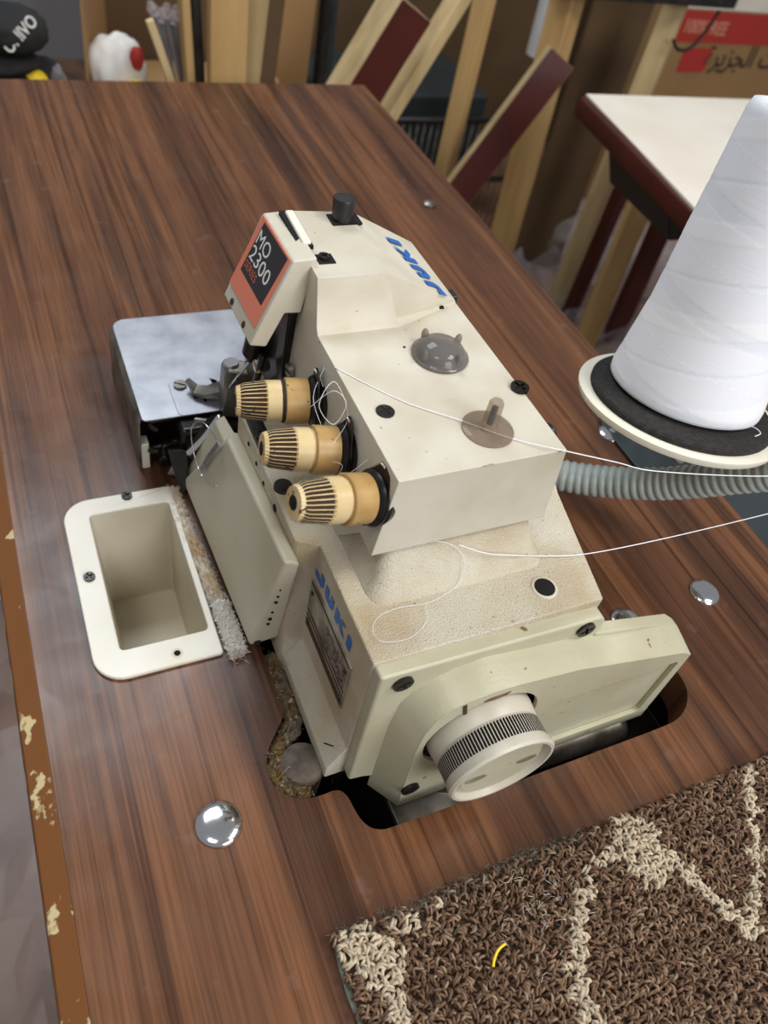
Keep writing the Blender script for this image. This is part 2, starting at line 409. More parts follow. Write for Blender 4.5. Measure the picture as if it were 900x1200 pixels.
# ------------------------------------------------------------------ chip chute
CH = thing('chip_chute', (.068, .32, 0), 'ivory plastic waste chute set into the tabletop beside the machine', 'chute')
CH.location = (.068, .32, 0)
slab('rim', rrect(.031, .248, .105, .392, .01, 8, (.002, .018, .018, .002)), [rrect(.0475, .267, .1005, .377, .003)], .0001, .0032, CH, 'chute', bevel=.001)
A0 = rrect(.0475, .267, .1005, .377, .003); A1 = rrect(.0535, .2675, .099, .3655, .003)
B0 = rrect(.0458, .2652, .1022, .3788, .003); B1 = rrect(.0518, .2658, .1007, .3672, .003)
ring = lambda P, z: [(x, y, z) for x, y in P]
loft('well', [ring(A0, .001), ring(A1, -.085), ring(B1, -.087), ring(B0, .001)], CH, 'chute_in', cap=False, smooth=False)
slab('well_floor', A1, [], -.087, -.085, CH, 'chute_in')
loft('discharge_lip', [[(.0545, .268, -.084), (.0985, .268, -.084), (.0985, .30, -.0835), (.0545, .30, -.0835)], [(.0545, .268, -.06), (.0985, .268, -.060), (.0985, .2695, -.060), (.0545, .2695, -.060)]], CH, 'chute_in')
screw('screw', (.0745, .3885, .0032), (0, 0, 1), .0036, CH, 'black_steel', .0014)
screw('screw', (.0393, .3255, .0032), (0, 0, 1), .0036, CH, 'black_steel', .0014)
lathe('screw_hole', [(0, .0034), (.0003, .0034), (.0004, .002)], (.0785, .2555, .0030), (0, 0, 1), CH, ['chute_in', 'hole'], 20, capm=(0, 1))

# ------------------------------------------------------------------ sewing machine
MC = thing('sewing_machine', (.21, .26, 0), 'cream industrial overlock sewing machine sunk into the walnut tabletop', 'sewing machine')
# bed casting
def secL(y, xl, xb, xr, zt, lip=.024): return [(xr, y, -.006), (xr, y, zt+.001), (xl, y, zt), (xl-.0005, y, lip), (xb, y, .0045), (xb, y, -.006)]
loft('bed_casting', [
    secL(.1575, .149, .1385, .2815, .1135), secL(.2315, .149, .1385, .298, .1135), secL(.2365, .1385, .1375, .300, .1135), secL(.2385, .1375, .137, .300, .1135),
    secL(.3420, .1375, .137, .300, .1135)], MC, 'cream_rough')
bev(bpy.data.objects['bed_casting'], .0022, 3, 17)
box('bed_casting_rear', (.236, .372, .054), (.128, .066, .118), MC, 'cream_rough', bevel=.003)
box('underside', (.215, .250, -.025), (.130, .170, .045), MC, 'pan', bevel=.004)
# neck under the top cover
def rx(x0, x1, y0, y1, z, r=.006): return [(x, y, z) for x, y in rrect(x0, y0, x1, y1, r, 5)]
loft('neck', [rx(.1585, .266, .182, .40, .110, .012), rx(.161, .263, .1865, .40, .1145, .01), rx(.166, .2585, .193, .395, .121, .008), rx(.1695, .2545, .2015, .39, .134, .006), rx(.171, .2535, .2035, .385, .142, .006)], MC, 'cream_rough', smooth=True)
# top cover with hump
xb = .1609
def cs(y, L, Mm, R, Rb=(.2600, .139), Lb=(.1600, .1135)):
    return [(Lb[0], y, Lb[1]), L, Mm, R, (Rb[0], R[1], Rb[1])]
cov = [cs(.200, (.1655, .2, .1893), (.2115, .2, .1893), (.2540, .2, .1893), Lb=(.1609, .139)),
       cs(.215, (.1655, .215, .1893), (.2115, .215, .1893), (.2540, .215, .1893), Lb=(.1609, .139)),
       cs(.235, (.1655, .235, .1893), (.2115, .235, .1893), (.2540, .235, .1893)),
       cs(.3045, (.1655, .3045, .1893), (.2125, .3045, .1893), (.2535, .3205, .1893)),
       cs(.3075, (.1657, .3075, .1925), (.2110, .3080, .1925), (.2536, .3213, .1895)),
       cs(.3145, (.1660, .3145, .2165), (.2035, .3145, .2165), (.2540, .3230, .1897)),
       cs(.345, (.1668, .345, .2165), (.2030, .345, .2165), (.2542, .356, .1895)),
       cs(.378, (.1690, .3790, .2165), (.2075, .3750, .2160), (.2545, .3845, .1890))]
upper = loft('upper_cover', cov, MC, 'cream', bevel=.0012)
# low wall where the cover meets the bed at the needle end

# lettering, four slanted block letters
def logo(name, M4, sc, parent, m='blue', sh=.35, h=.0002):
    P = [[(0, .0), (.62, 0), (.80, .25), (.80, 1), (.48, 1), (.48, .34), (.30, .34), (.30, .52), (0, .52)],
         [(1.0, 1), (1.0, .25), (1.18, 0), (1.62, 0), (1.80, .25), (1.80, 1), (1.48, 1), (1.48, .30), (1.32, .30), (1.32, 1)],
         [(2.0, 0), (2.32, 0), (2.32, .40), (2.62, 0), (2.98, 0), (2.58, .52), (2.95, 1), (2.60, 1), (2.32, .64), (2.32, 1), (2.0, 1)],
         [(3.15, 0), (3.5, 0), (3.5, 1), (3.15, 1)]]
    vs = []; fs = []
    for p in P:
        q = [((x+sh*y)*sc[0], y*sc[1]) for x, y in p]
        V, E_, F, *_ = delaunay_2d_cdt([Vector(a) for a in q], [(i, (i+1) % len(q)) for i in range(len(q))], [], 1, 1e-9)
        n = len(vs); vs += [(v.x, v.y, h) for v in V]; fs += [tuple(n+i for i in f) for f in F]
    return mk(name, [M4 @ Vector(v) for v in vs], fs, parent, m)
nS = Vector((.2540, .323, .1897))-Vector((.2035, .3145, .2165))
logo('lettering', plane((.2468, .3205, .1937), (-.0095, .052, .0050), (-.0505, 0, .0268)), (.0146, .0130), upper, sh=-.1, h=.0005)
# round things on the cover
def disc(name, p, n, r, parent, m, h=.0006, seg=28): return lathe(name, [(-.0004, r), (h*.6, r), (h, r*.93)], p, n, parent, m, seg)
domeP = (.2228, .278, .1893)
sg = lathe('oil_sight_dome', [(0, .0150), (.0012, .0152), (.002, .0138)]+[(.002+.0075*math.sin(a), .0132*math.cos(a)) for a in [i*PI/18 for i in range(1, 9)]]+[(.0096, .0003)], domeP, (0, 0, 1), upper, 'smoke', 40)
sg['label'] = 'smoky clear plastic oil dome with small lugs'
for a in (75, 165, 255, 345):
    a = math.radians(a+35); c = Vector(domeP)+Vector((math.cos(a)*.0118, math.sin(a)*.0118, .003))
    lathe('lug', [(0, .0022), (.004, .0018), (.0055, .001), (.006, .0002)], c, (math.cos(a)*.2, math.sin(a)*.2, 1), sg, 'smoke', 12)
disc('sight_well', (domeP[0], domeP[1], .1892), (0, 0, 1), .0125, upper, 'black_steel', .0005)
pw = Vector((.2215, .2215, .1893))
pl_ = lathe('oil_plug', [(0, .0128), (.0008, .0128), (.0012, .0122), (.0012, .0046), (.003, .0040), (.0165, .0036), (.0178, .0028), (.018, .0004)], pw, (0, 0, 1), upper, 'clearpin', 36)
pl_['label'] = 'smoky clear pin standing on a round flange'
lathe('pin_core', [(0, .0016), (.010, .0016), (.0108, .0004)], pw+Vector((0, 0, .004)), (0, 0, 1), pl_, 'black_steel', 12)
screw('screw', (.1775, .2437, .1894), (0, 0, 1), .0046, upper, 'black_steel', .0004)
screw('screw', (.2530, .2455, .1894), (0, 0, 1), .0048, upper, 'black_steel', .0015)
o = disc('hole', (.2090, .3216, .2128), (.0269, 0, .0505), .0052, upper, 'hole', .0004)
disc('hole', (.2425, .3165, .1896), (.01, -.3, .05), .0015, upper, 'hole', .0004)
disc('hole', (.207, .288, .1893), (0, 0, 1), .0008, upper, 'hole', .0002)
lathe('rear_knob', [(0, .005), (.010, .005), (.012, .0035)], (.257, .2275, .172), (1, 0, .1), MC, 'black', 20)
box('latch', (.2555, .3305, .186), (.006, .008, .006), MC, 'black', bevel=.001)
# black knob in a recess on the hump
box('recess', (.2000, .3665, .2164), (.0170, .0110, .0012), upper, 'hole')
kn = lathe('stitch_knob', [(0, .0052), (.0015, .0056), (.012, .0062), (.0128, .0058), (.013, .0004)], (.1985, .3665, .2160), (.02, .05, 1), upper, 'black', ribs=22)
# small clip and screw next to the badge cover
box('slot', (.1755, .3300, .2164), (.009, .0085, .0012), upper, 'hole')
screw('screw', (.1750, .3305, .2168), (0, 0, 1), .0028, upper, 'black_steel', .002)
# worn chips of paint along the front edge
for cx, w in ((.2105, .008), (.250, .003)):
    vs = [(cx+w*a, .1995+b*.0006, .1893+.0002) for a, b in ((-.5, -.2), (-.3, .9), (-.05, .5), (.15, 1.3), (.5, .1))]
    mk('paint_chip', vs, [tuple(range(5))], upper, 'label_plate')

# badge cover at the needle end
def px(P, y): return [(x, y, z) for x, z in P]
BP = [(.1568, .2200), (.1695, .2208), (.1637, .1890), (.1548, .1895), (.1460, .1695), (.1366, .1714)]
bc = loft('badge_cover', [px(BP, .325), px([(x, z-.002) for x, z in BP], .3745), px([(x+.001, z-.005) for x, z in BP], .3785)], MC, 'cream', bevel=.0012)
ex = Vector((0, -1, 0)); dn = Vector((.1366-.1568, 0, .1714-.22)); up = -dn
FL = dn.length
bM = plane((.1568, .3785, .220), ex, up)          # a towards the camera, b up, height out of the face
Bq = lambda y, v, h=.0002: bM @ Vector((.3785-y, -v*FL, h))
def quad(name, pts, parent, m, th=.0004):
    n = (pts[1]-pts[0]).cross(pts[3]-pts[0]).normalized()
    if n.x > 0: n = -n
    return mk(name, [p-n*.0003 for p in pts]+[p+n*th for p in pts], [(0, 1, 2, 3), (4, 5, 6, 7), (0, 1, 5, 4), (1, 2, 6, 5), (2, 3, 7, 6), (3, 0, 4, 7)], parent, m)
badge = quad('badge', [Bq(.3715, .035, 0), Bq(.3275, .020, 0), Bq(.3285, .825, 0), Bq(.3735, .850, 0)], bc, 'orange', .0004)
quad('badge_panel', [Bq(.3665, .06, 0), Bq(.3300, .040, 0), Bq(.3325, .605, 0), Bq(.3680, .625, 0)], bc, 'badge_black', .0006)
def bt(s, y, v, w_, h_, m='white_print'):
    o = text('badge_lettering', s, .01, Matrix.Identity(4), None, m, .00005, origin=(0, 0, 0)); me = o.data
    xs = [p.co.x for p in me.vertices]; ys = [p.co.y for p in me.vertices]
    cx, cy = (max(xs)+min(xs))/2, (max(ys)+min(ys))/2; fx, fy = w_/(max(xs)-min(xs)), h_/(max(ys)-min(ys))
    for p in me.vertices: p.co = ((p.co.x-cx)*fx, (p.co.y-cy)*fy, p.co.z)
    me.transform(plane(Bq(y, v, .0007), ex, up)); me.transform(Matrix.Translation(-ORI[bc.name])); o.parent = bc; ORI[o.name] = ORI[bc.name]
bt('MO', .3565, .205, .0185, .0078)
bt('2300', .3512, .372, .0295, .0080)
bt('SERIES', .3570, .515, .0180, .0044, 'orange_print')
for y, v in ((.3625, .955), (.3405, .945)): disc('screw_hole', Bq(y, v, 0), bM.to_3x3() @ Vector((0, 0, 1)), .0019, bc, 'brown_groove', .0002, 16)
# white clip in its slot
tM = plane((.1568, .325, .2200), (0, 1, 0), (-.0127, 0, -.0008))
box('clip_slot', (.1680, .3545, .2192), (.0080, .0330, .0020), bc, 'hole', R=Matrix.Rotation(.04, 3, 'X'))
box('clip', (.1690, .3545, .2196), (.0050, .0300, .0042), bc, 'white_top', bevel=.0012, R=Matrix.Rotation(.04, 3, 'X'))

# tension dials
def dial(base, tip, blab, gap=False):
    base = Vector(base); tip = Vector(tip); d = (tip-base).normalized(); Lh = (tip-base).length
    t = bpy.data.objects.new('tension_dial', None); COL.objects.link(t); t.parent = MC; t.location = base-ORI[MC.name]; ORI[t.name] = base; t.empty_display_size = .01
    t['label'] = blab
    lathe('tension_disc', [(-.004, .0120), (-.001, .0132), (.0005, .0118), (.0015, .0126), (.0028, .0136), (.0040, .0128), (.0052, .0112)], base, d, t, 'black_steel', 44)
    _, u, w = frame(d)
    if u.y < 0: u = -u
    up_ = Vector((0, 0, 1)); up_ = (up_-d*up_.dot(d)).normalized(); sd = Vector((0, 1, 0))-d*d.y; sd.normalize()
    out = []
    for k in range(28):
        a = 2*PI*k/28; r = .0136+(.0055 if k in (6, 7, 8) else 0)+(.002 if k in (5, 9, 20, 21) else 0)
        out.append((r*math.cos(a), r*math.sin(a)))
    slab('thread_guide', out, [], -.0022, -.0012, t, 'black_steel', M4=plane(base, sd, up_))
    tube('wire_hook', [base+up_*.013+sd*-.004-d*.001, base+up_*.0165+d*.001, base+up_*.0185+sd*.003+d*.003, base+up_*.0150+sd*.006+d*.002, base+up_*.009+sd*.010+d*.0015], .0006, t, 'chrome', 6)
    lathe('dial_skirt', [(.0052, .0106), (.0056, .0118), (.0170, .0121), (.0175, .0116)], base, d, t, 'knob', 44)
    lathe('dial_collar', [(.0172, .0100), (.0190, .0100), (.0192, .0108), (.0265, .0107), (.0268, .0104)], base, d, t, 'knob_collar', 44)
    if gap: lathe('dark_gap', [(.0168, .0112), (.0172, .0115), (.0192, .0112), (.0194, .0105)], base, d, t, 'groove', 44)
    lathe('dial_grip', [(.0266, .0106, 0), (.0272, .0106, .0010), (Lh-.004, .0092, .0010), (Lh-.002, .0082, .0006), (Lh, .0074, 0), (Lh+.0001, .0040, 0)], base, d, t, ['knob_tip', 'brown_groove'], ribs=28)
    lathe('dial_hole', [(Lh-.0004, .0034), (Lh+.0004, .0034), (Lh+.0005, .003)], base, d, t, 'hole', 20)
dial((.163, .2116, .1676), (.122, .2098, .1773), 'nearest tan tension dial')
dial((.163, .2483, .1626), (.122, .2545, .1672), 'middle tan tension dial')
dial((.163, .2887, .1600), (.122, .2975, .1600), 'farthest tan tension dial', True)

# details on the platform beneath the dials
disc('black_plug', (.1430, .2745, .1136), (0, 0, 1), .0052, MC, 'black', .0022)
screw('screw', (.1478, .3030, .1138), (0, 0, 1), .0040, MC, 'black_steel', .0015)
box('black_bracket', (.1430, .3200, .1150), (.009, .030, .0020), MC, 'black_steel', bevel=.0005)
screw('screw', (.1430, .3140, .1160), (0, 0, 1), .0038, MC, 'black', .0018)
disc('hole', (.1452, .2560, .1136), (0, 0, 1), .0020, MC, 'hole', .0003)
for y, z in ((.2690, .1045), (.2895, .1030), (.3035, .1050), (.3190, .1060)):
    disc('hole', (.1372, y, z), (-1, 0, 0), .0014 if y > .28 else .0024, MC, 'hole', .0003, 16)
disc('hole_rim', (.2534, .1730, .1143), (0, 0, 1), .0072, MC, 'cream', .0005)
disc('bed_hole', (.2534, .1730, .1146), (0, 0, 1), .0058, MC, 'hole', .0003)

# swinging cover in front of the loopers
lc = loft('looper_cover', [
    [(.1290, .2280, .1100), (.1345, .2275, .1085), (.1380, .2275, .1060), (.1380, .2430, .0130), (.1200, .2450, .0080)],
    [(.1285, .3330, .0985), (.1340, .3400, .0980), (.1380, .3400, .0950), (.1380, .3900, .0080), (.1140, .3920, .0060)]], MC, 'cream_panel', bevel=.0022, seg=4)
loft('cover_extension', [[(.1300, .335, .086), (.1375, .335, .092), (.1375, .35, .004), (.1190, .35, .004)], [(.1340, .380, .070), (.1400, .380, .074), (.1400, .398, .004), (.1160, .398, .004)]], lc, 'cream_panel', bevel=.001)
disc('screw', (.1245, .2435, .0125), (-.1, -1, .1), .0022, lc, 'black', .0006, 16)
for k, (t, r) in enumerate(((.55, .0011), (.62, .0008), (.42, .0008), (.33, .0013), (.26, .0010), (.70, .0005))):
    p = Vector((.1295, .2283, .108)).lerp(Vector((.1245, .2437, .0125)), 1-t)+Vector((.0025, -.0006, 0))
    disc('paint_chip', p, (-.15, -1, .15), r, lc, 'hole', .0003, 9)
# thin metal thread finger and wire loop on it
fing = [(.1262, .3370, .0920), (.1228, .3480, .0700), (.1203, .3560, .0520)]
loft('thread_finger', [[Vector(p)+Vector(q) for q in ((-.0022, -.0022, 0), (-.0022, .0022, 0), (-.0012, .0022, .0006), (-.0012, -.0022, .0006))] for p in fing], MC, 'steel', bevel=.0003)
tube('wire_loop', [(.1250, .3400, .0900), (.1200, .3560, .0930), (.1160, .3700, .0760), (.1160, .3640, .0590), (.1180, .3520, .0510), (.1205, .3380, .0560), (.1215, .3290, .0640)], .0004, MC, 'chrome', 6)

# nameplate and lettering on the side
pm = plane((.1487, .2320, .030), (0, -1, 0), (0, 0, 1))
npl = box('data_plate', (.1483, .2020, .0640), (.0012, .0580, .0420), MC, 'label_plate')
box('plate_print', (.1478, .1900, .0690), (.0006, .0290, .0170), npl, 'label_print')
for z in (.0838, .0590, .0545): box('plate_line', (.1477, .2020, z), (.0007, .0560, .0010), npl, 'brown_groove')
box('plate_print', (.1478, .2020, .0475), (.0006, .0560, .0060), npl, 'brown_groove')
for y, z in ((.2275, .0765), (.2275, .0500), (.1765, .0765), (.1765, .0500)): disc('rivet', (.1476, y, z), (-1, 0, 0), .0013, npl, 'black', .0008, 12)
logo('lettering', plane((.1488, .2300, .0905), (0, -1, 0), (0, 0, 1)), (.0145, .0100), MC, sh=.0, h=.0004)
box('mark', (.1420, .1650, .0185), (.0006, .0006, .014), MC, 'hole', R=Matrix.Rotation(-.65, 3, 'Y'))

# belt cover and handwheel
BC = bpy.data.objects.new('belt_cover', None); COL.objects.link(BC); BC.parent = MC; BC.location = Vector((.22, .145, .05))-ORI[MC.name]; ORI[BC.name] = Vector((.22, .145, .05)); BC['label'] = 'greenish cream belt cover'
XZ = lambda y: plane((0, y, 0), (1, 0, 0), (0, 0, 1))     # height axis points to -y
HW = (.2105, .0575)
back = [(.1500, -.002), (.1500, .1120), (.2790, .1085), (.2830, .1040), (.2830, .0850), (.27, .0), (.17, -.010), (.158, -.004)]
slab('back_flange', back, [], -.0065, .0065, BC, 'green_cream', bevel=.0018, M4=XZ(.1565))
# housing
def outline(P): return P
fr = [(.1770, -.0214), (.1752, .010), (.1728, .0540), (.1738, .0740), (.1775, .0860), (.1840, .0935), (.1930, .0970), (.2066, .0990), (.2225, .0980), (.2595, .0930), (.3440, .0690), (.3530, .0630), (.3560, -.0160), (.2823, -.0165)]
bk = [(.1650, -.0214), (.1640, .010), (.1635, .0560), (.1655, .0800), (.1706, .0890), (.1810, .0970), (.1915, .1010), (.2092, .1040), (.2250, .1010), (.2600, .0960), (.3430, .0765), (.3530, .0680), (.3560, -.0160), (.2823, -.0165)]
n = len(fr)
R3 = [(.2790, .0760), (.3440, .0590), (.3475, .0550), (.3490, .0000), (.3440, -.0065), (.2790, -.0065)]
# front plate with wheel opening and a sunk panel on the right
hole = arc(HW[0], HW[1], .0335, 0, 350, 35)
fp = slab('housing_face', fr, [hole, rrect(.258, -.004, .347, .058, .004)], 0, .003, BC, 'green_cream', M4=XZ(.136), bevel=.0008)
loft('housing_wall', [[(x, .1335, z) for x, z in fr], [(x, .151, z) for x, z in bk], [(x+(.22-x)*.03, .151, z+(.04-z)*.05) for x, z in bk], [(x+(.22-x)*.03, .1345, z+(.04-z)*.05) for x, z in fr]], BC, 'green_cream', cap=False, bevel=.0006)
loft('belt_tail', [[(.280, y, -.016), (.280, y, .0940), (.3430, y, .0765), (.3530, y, .0680), (.3560, y, -.016)] for y in (.1490, .1570)], BC, 'green_cream', bevel=.0015)
slab('sunk_panel', [(.250, -.012), (.250, .064), (.35, .064), (.35, -.012)], [], 0, .0015, BC, 'green_cream', M4=XZ(.1375))
slab('inner_disc', arc(HW[0], HW[1], .0345, 0, 350, 35), [], 0, .001, BC, 'hole', M4=XZ(.146))
for (x, y, z) in ((.1630, .1497, .1025), (.2700, .1497, .1020), (.1800, .1325, .0040)):
    screw('screw', (x, y, z), (0, -1, 0), .0054, BC, 'black_steel', .0014, label='worn cross-head screw')
slab('mark', [(0, 0), (.0022, 0), (.0022, .011), (0, .011)], [], 0, .0003, BC, 'brown_groove', M4=plane((.1925, .1329, .0835), (.96, 0, .25), (-.25, 0, .96)))
slab('paint_chip', [(0, 0), (.004, .0022), (.010, .0030), (.015, .0040), (.013, .0012), (.006, -.0004)], [], 0, .0003, BC, 'rust', M4=plane((.202, .1329, .0915), (1, 0, -.10), (0.1, 0, 1)))
hw0 = Vector((HW[0], .146, HW[1]))
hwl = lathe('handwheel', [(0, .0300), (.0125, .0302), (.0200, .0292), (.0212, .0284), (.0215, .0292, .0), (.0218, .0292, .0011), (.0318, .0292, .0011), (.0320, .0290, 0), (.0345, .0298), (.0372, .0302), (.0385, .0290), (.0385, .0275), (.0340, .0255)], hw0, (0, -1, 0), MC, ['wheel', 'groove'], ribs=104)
hwl['label'] = 'grey cream handwheel with ribbed grip band'
cap = lathe('wheel_cap', [(.0338, .0240), (.0352, .0240), (.0362, .0228), (.0363, .0004)], hw0, (0, -1, 0), hwl, 'green_cream', 48)
for s in (-1, 1):
    slab('cap_slot', [(x*1.0, z) for x, z in arc(0, 0, .0034, 0, 345, 20)], [], 0, .0003, hwl, 'label_plate', M4=plane(hw0+Vector((s*.0148, -.0363, s*.0015)), (1.7, 0, 0), (0, 0, 1)) @ Matrix.Diagonal((1.8, .9, 1, 1)))

# cloth plate: thin steel sheet folded down along two sides
zc = .0500
sheet = rrect(.0925, .4110, .250, .5270, .004, 6, (.002, .010, .003, .002))
cp = slab('cloth_plate', [p for p in sheet], [[(.1185, .4060), (.1185, .446), (.121, .4500), (.128, .4505), (.134, .447), (.1445, .424), (.152, .416), (.152, .4060)] if False else rrect(.1180, .4130, .1520, .4460, .004)], zc-.0012, zc, MC, 'steel', bevel=.0004)
cp['label'] = 'bare steel cloth plate'
loft('plate_skirt', [[(.0925, y, zc-.0004), (.0895, y, zc-.005), (.0885, y, .001), (.0900, y, .001), (.0912, y, zc-.006)] for y in (.4140, .4600, .5200)], cp, 'steel_dull', bevel=.0003)
loft('plate_skirt', [[(x, .5270, zc-.0004), (x, .5290, zc-.006), (x, .5290, .001), (x, .5275, .001), (x, .5270, zc-.006)] for x in (.098, .250)], cp, 'steel_dull')
box('skirt_foot', (.0935, .4200, .012), (.006, .010, .024), cp, 'chute', bevel=.001)
tp = slab('throat_plate', rrect(.1172, .4105, .1480, .4485, .006, 6, (.006, .006, .004, .004)), [], zc-.0008, zc+.0006, MC, 'steel', bevel=.0004)
screw('screw', (.1250, .4415, zc+.0006), (0, 0, 1), .0046, tp, 'steel_dull', .0018, 'slot', 1.0)
box('needle_slot', (.1330, .4300, zc+.0007), (.0035, .0080, .0004), tp, 'hole')
box('needle_slot', (.1385, .4275, zc+.0007), (.0020, .0120, .0004), tp, 'hole')
# presser foot: curved tongue plus block
loft('presser_foot', [
    [(.1275, .4370, .0575), (.1310, .4400, .0575), (.1310, .4400, .0592), (.1275, .4370, .0592)],
    [(.1310, .4260, .0530), (.1365, .4350, .0530), (.1365, .4350, .0556), (.1310, .4260, .0556)],
    [(.1370, .4210, .0535), (.1420, .4310, .0535), (.1420, .4310, .0575), (.1370, .4210, .0570)],
    [(.1480, .4160, .0560), (.1520, .4270, .0560), (.1520, .4270, .0640), (.1480, .4160, .0630)],
    [(.1580, .4130, .0560), (.1620, .4240, .0560), (.1620, .4240, .0700), (.1580, .4130, .0690)]], MC, 'steel_dull', bevel=.0008)
blk = loft('foot_block', [[(.1455, .4010, .052), (.1670, .3930, .052), (.1700, .4150, .052), (.1470, .4230, .052)],
                    [(.1455, .4000, .086), (.1660, .3920, .084), (.1680, .4120, .084), (.1480, .4190, .086)],
                    [(.1475, .4010, .093), (.1610, .3960, .093), (.1630, .4090, .093), (.1490, .4150, .093)]], MC, 'steel_dull', bevel=.0020)
disc('block_cap', (.1520, .4075, .0932), (-.05, 0, 1), .0050, blk, 'chrome', .0016)
screw('screw', (.1556, .3965, .072), (-.3, -1, 0), .0030, blk, 'black_steel', .0015, 'slot')
loft('foot_arm', [[(.160, .386, .070), (.168, .386, .070), (.168, .415, .070), (.160, .412, .070)], [(.160, .384, .100), (.172, .384, .098), (.172, .408, .098), (.160, .406, .100)], [(.166, .374, .135), (.180, .374, .135), (.180, .394, .135), (.166, .392, .135)]], MC, 'steel_dull', bevel=.003)
# needle bar, clamp and needle beneath the badge cover
tube('needle_bar', [(.1590, .3580, .195), (.1530, .3720, .125)], .0038, MC, 'chrome', 16)
lathe('needle_clamp', [(0, .0065), (.012, .0065), (.014, .005)], (.1548, .3680, .142), (-.08, .2, -1), MC, 'black_steel', 18)
tube('needle', [(.1528, .3725, .122), (.1460, .3900, .088)], .0010, MC, 'chrome', 8)
box('head_plate', (.1640, .3560, .150), (.010, .048, .070), MC, 'black_steel', bevel=.002)
tube('guide_rod', [(.1500, .3420, .150), (.1520, .3560, .120), (.1560, .3760, .100)], .0022, MC, 'black_steel', 10)
lathe('clamp_screw', [(0, .004), (.007, .004), (.0075, .003)], (.1560, .3500, .137), (-1, -.2, .1), MC, 'chrome', 16)
loft('take_up_bracket', [[(.1585, .3290, .190), (.1600, .3290, .190), (.1600, .3370, .190), (.1585, .3370, .190)], [(.1570, .3290, .150), (.1585, .3290, .150), (.1585, .3400, .150), (.1570, .3400, .150)], [(.1580, .3250, .130), (.1595, .3250, .130), (.1595, .3330, .130), (.1580, .3330, .130)]], MC, 'black_steel', bevel=.0005)
screw('screw', (.1604, .3235, .1530), (-1, 0, 0), .0042, MC, 'steel_dull', .002, 'slot', .3)
# looper parts in the opening
box('looper_chamber', (.165, .420, .018), (.10, .045, .058), MC, 'pan', bevel=.004)
loft('chip_guard', [[(.1270, .4080, .0485), (.1480, .3980, .0485), (.1490, .3995, .0485), (.1280, .4095, .0485)], [(.1180, .4030, .030), (.1340, .3960, .034), (.1350, .3975, .034), (.1190, .4045, .030)], [(.1050, .4000, .006), (.1130, .3960, .006), (.1140, .3975, .006), (.1060, .4015, .006)]], MC, 'steel_dull', bevel=.0004)
loft('looper_arm', [[(.1330, .3960, .052), (.1400, .3930, .058), (.1400, .3960, .062), (.1330, .3990, .056)], [(.1160, .3920, .026), (.1210, .3880, .030), (.1210, .3910, .034), (.1160, .3950, .030)]], MC, 'black_steel', bevel=.001)
tube('looper_rod', [(.1400, .3880, .066), (.1290, .3890, .048), (.1180, .3900, .034)], .0024, MC, 'chrome', 10)
loft('black_guard', [[(.1060, .4000, .030), (.1180, .3920, .034), (.1195, .3935, .034), (.1075, .4015, .030)], [(.1090, .3930, .010), (.1160, .3860, .014), (.1175, .3880, .014), (.1100, .3950, .010)], [(.1120, .3830, .002), (.1130, .3810, .004), (.1140, .3830, .004), (.1130, .3850, .002)]], MC, 'black', bevel=.0005)
for k in range(7):
    a = random.random()*6.28; c = Vector((.112+.010*math.cos(a), .408+.008*random.random(), .012+.004*k))
    tube('linkage', [c, c+Vector((.008*math.cos(a)+.004, .005, .010*math.sin(a))), c+Vector((.028, .006, .004))], .0022, MC, 'black_steel', 8)
box('needle_end_casting', (.190, .430, .020), (.105, .060, .055), MC, 'black_steel', bevel=.003)

# oil pan below the opening
pan = slab('oil_pan', [(.107, .112), (.395, .112), (.395, .445), (.107, .445)], [], -.062, -.058, MC, 'pan')
for c, s in (((.2475, .110, -.045), (.30, .003, .028)), ((.398, .278, -.045), (.003, .335, .028)), ((.1065, .278, -.045), (.003, .335, .028))): box('pan_wall', c, s, pan, 'pan')
tube('belt_guard_tube', [(.190, .150, -.050), (.270, .140, -.030), (.345, .138, -.030)], .012, MC, 'steel_dull', 20)
box('pan_plate', (.215, .132, -.040), (.080, .030, .004), MC, 'steel_dull', bevel=.001, R=Matrix.Rotation(.2, 3, 'Y'))
lathe('rubber_mount', [(-.050, .012), (-.006, .0135), (-.003, .0120), (-.002, .0006)], (.1290, .1690, 0), (0, 0, 1), MC, 'rubber', 28)

# vacuum hose: ribbed tube leaving the back of the machine
hp = [Vector(p) for p in ((.300, .395, .030), (.345, .360, .020), (.3925, .3195, .017), (.435, .272, .045), (.462, .225, .096), (.470, .195, .130), (.474, .165, .165))]
q = []
for i in range(len(hp)-1):
    p0 = hp[max(i-1, 0)]; p1 = hp[i]; p2 = hp[i+1]; p3 = hp[min(i+2, len(hp)-1)]
    for k in range(60):
        t = k/60; q.append(.5*((2*p1)+(p2-p0)*t+(2*p0-5*p1+4*p2-p3)*t*t+(3*p1-p0-3*p2+p3)*t**3))
tot = [0]
for i in range(1, len(q)): tot.append(tot[-1]+(q[i]-q[i-1]).length)
vs = []; fs = []; prev = Vector((0, 0, 1)); nr = 0; s = 0; i = 0; step = .00075
while s < tot[-1]:
    while tot[i+1] < s: i += 1
    t = (s-tot[i])/(tot[i+1]-tot[i]); p = q[i].lerp(q[i+1], t); d = (q[min(i+2, len(q)-1)]-q[max(i-1, 0)]).normalized()
    u = (prev-d*prev.dot(d)).normalized(); prev = u; w = d.cross(u); r = .0106+.0019*abs(math.cos(s/.0062*PI))**.7
    vs += [p+(u*math.cos(2*PI*j/28)+w*math.sin(2*PI*j/28))*r for j in range(28)]; nr += 1; s += step
for a_ in range(nr-1):
    for j in range(28): a = a_*28+j; b = a_*28+(j+1) % 28; fs.append((a, b, b+28, a+28))
o = mk('vacuum_hose', vs, fs, None, 'hose', smooth=True, origin=tuple(hp[0]))
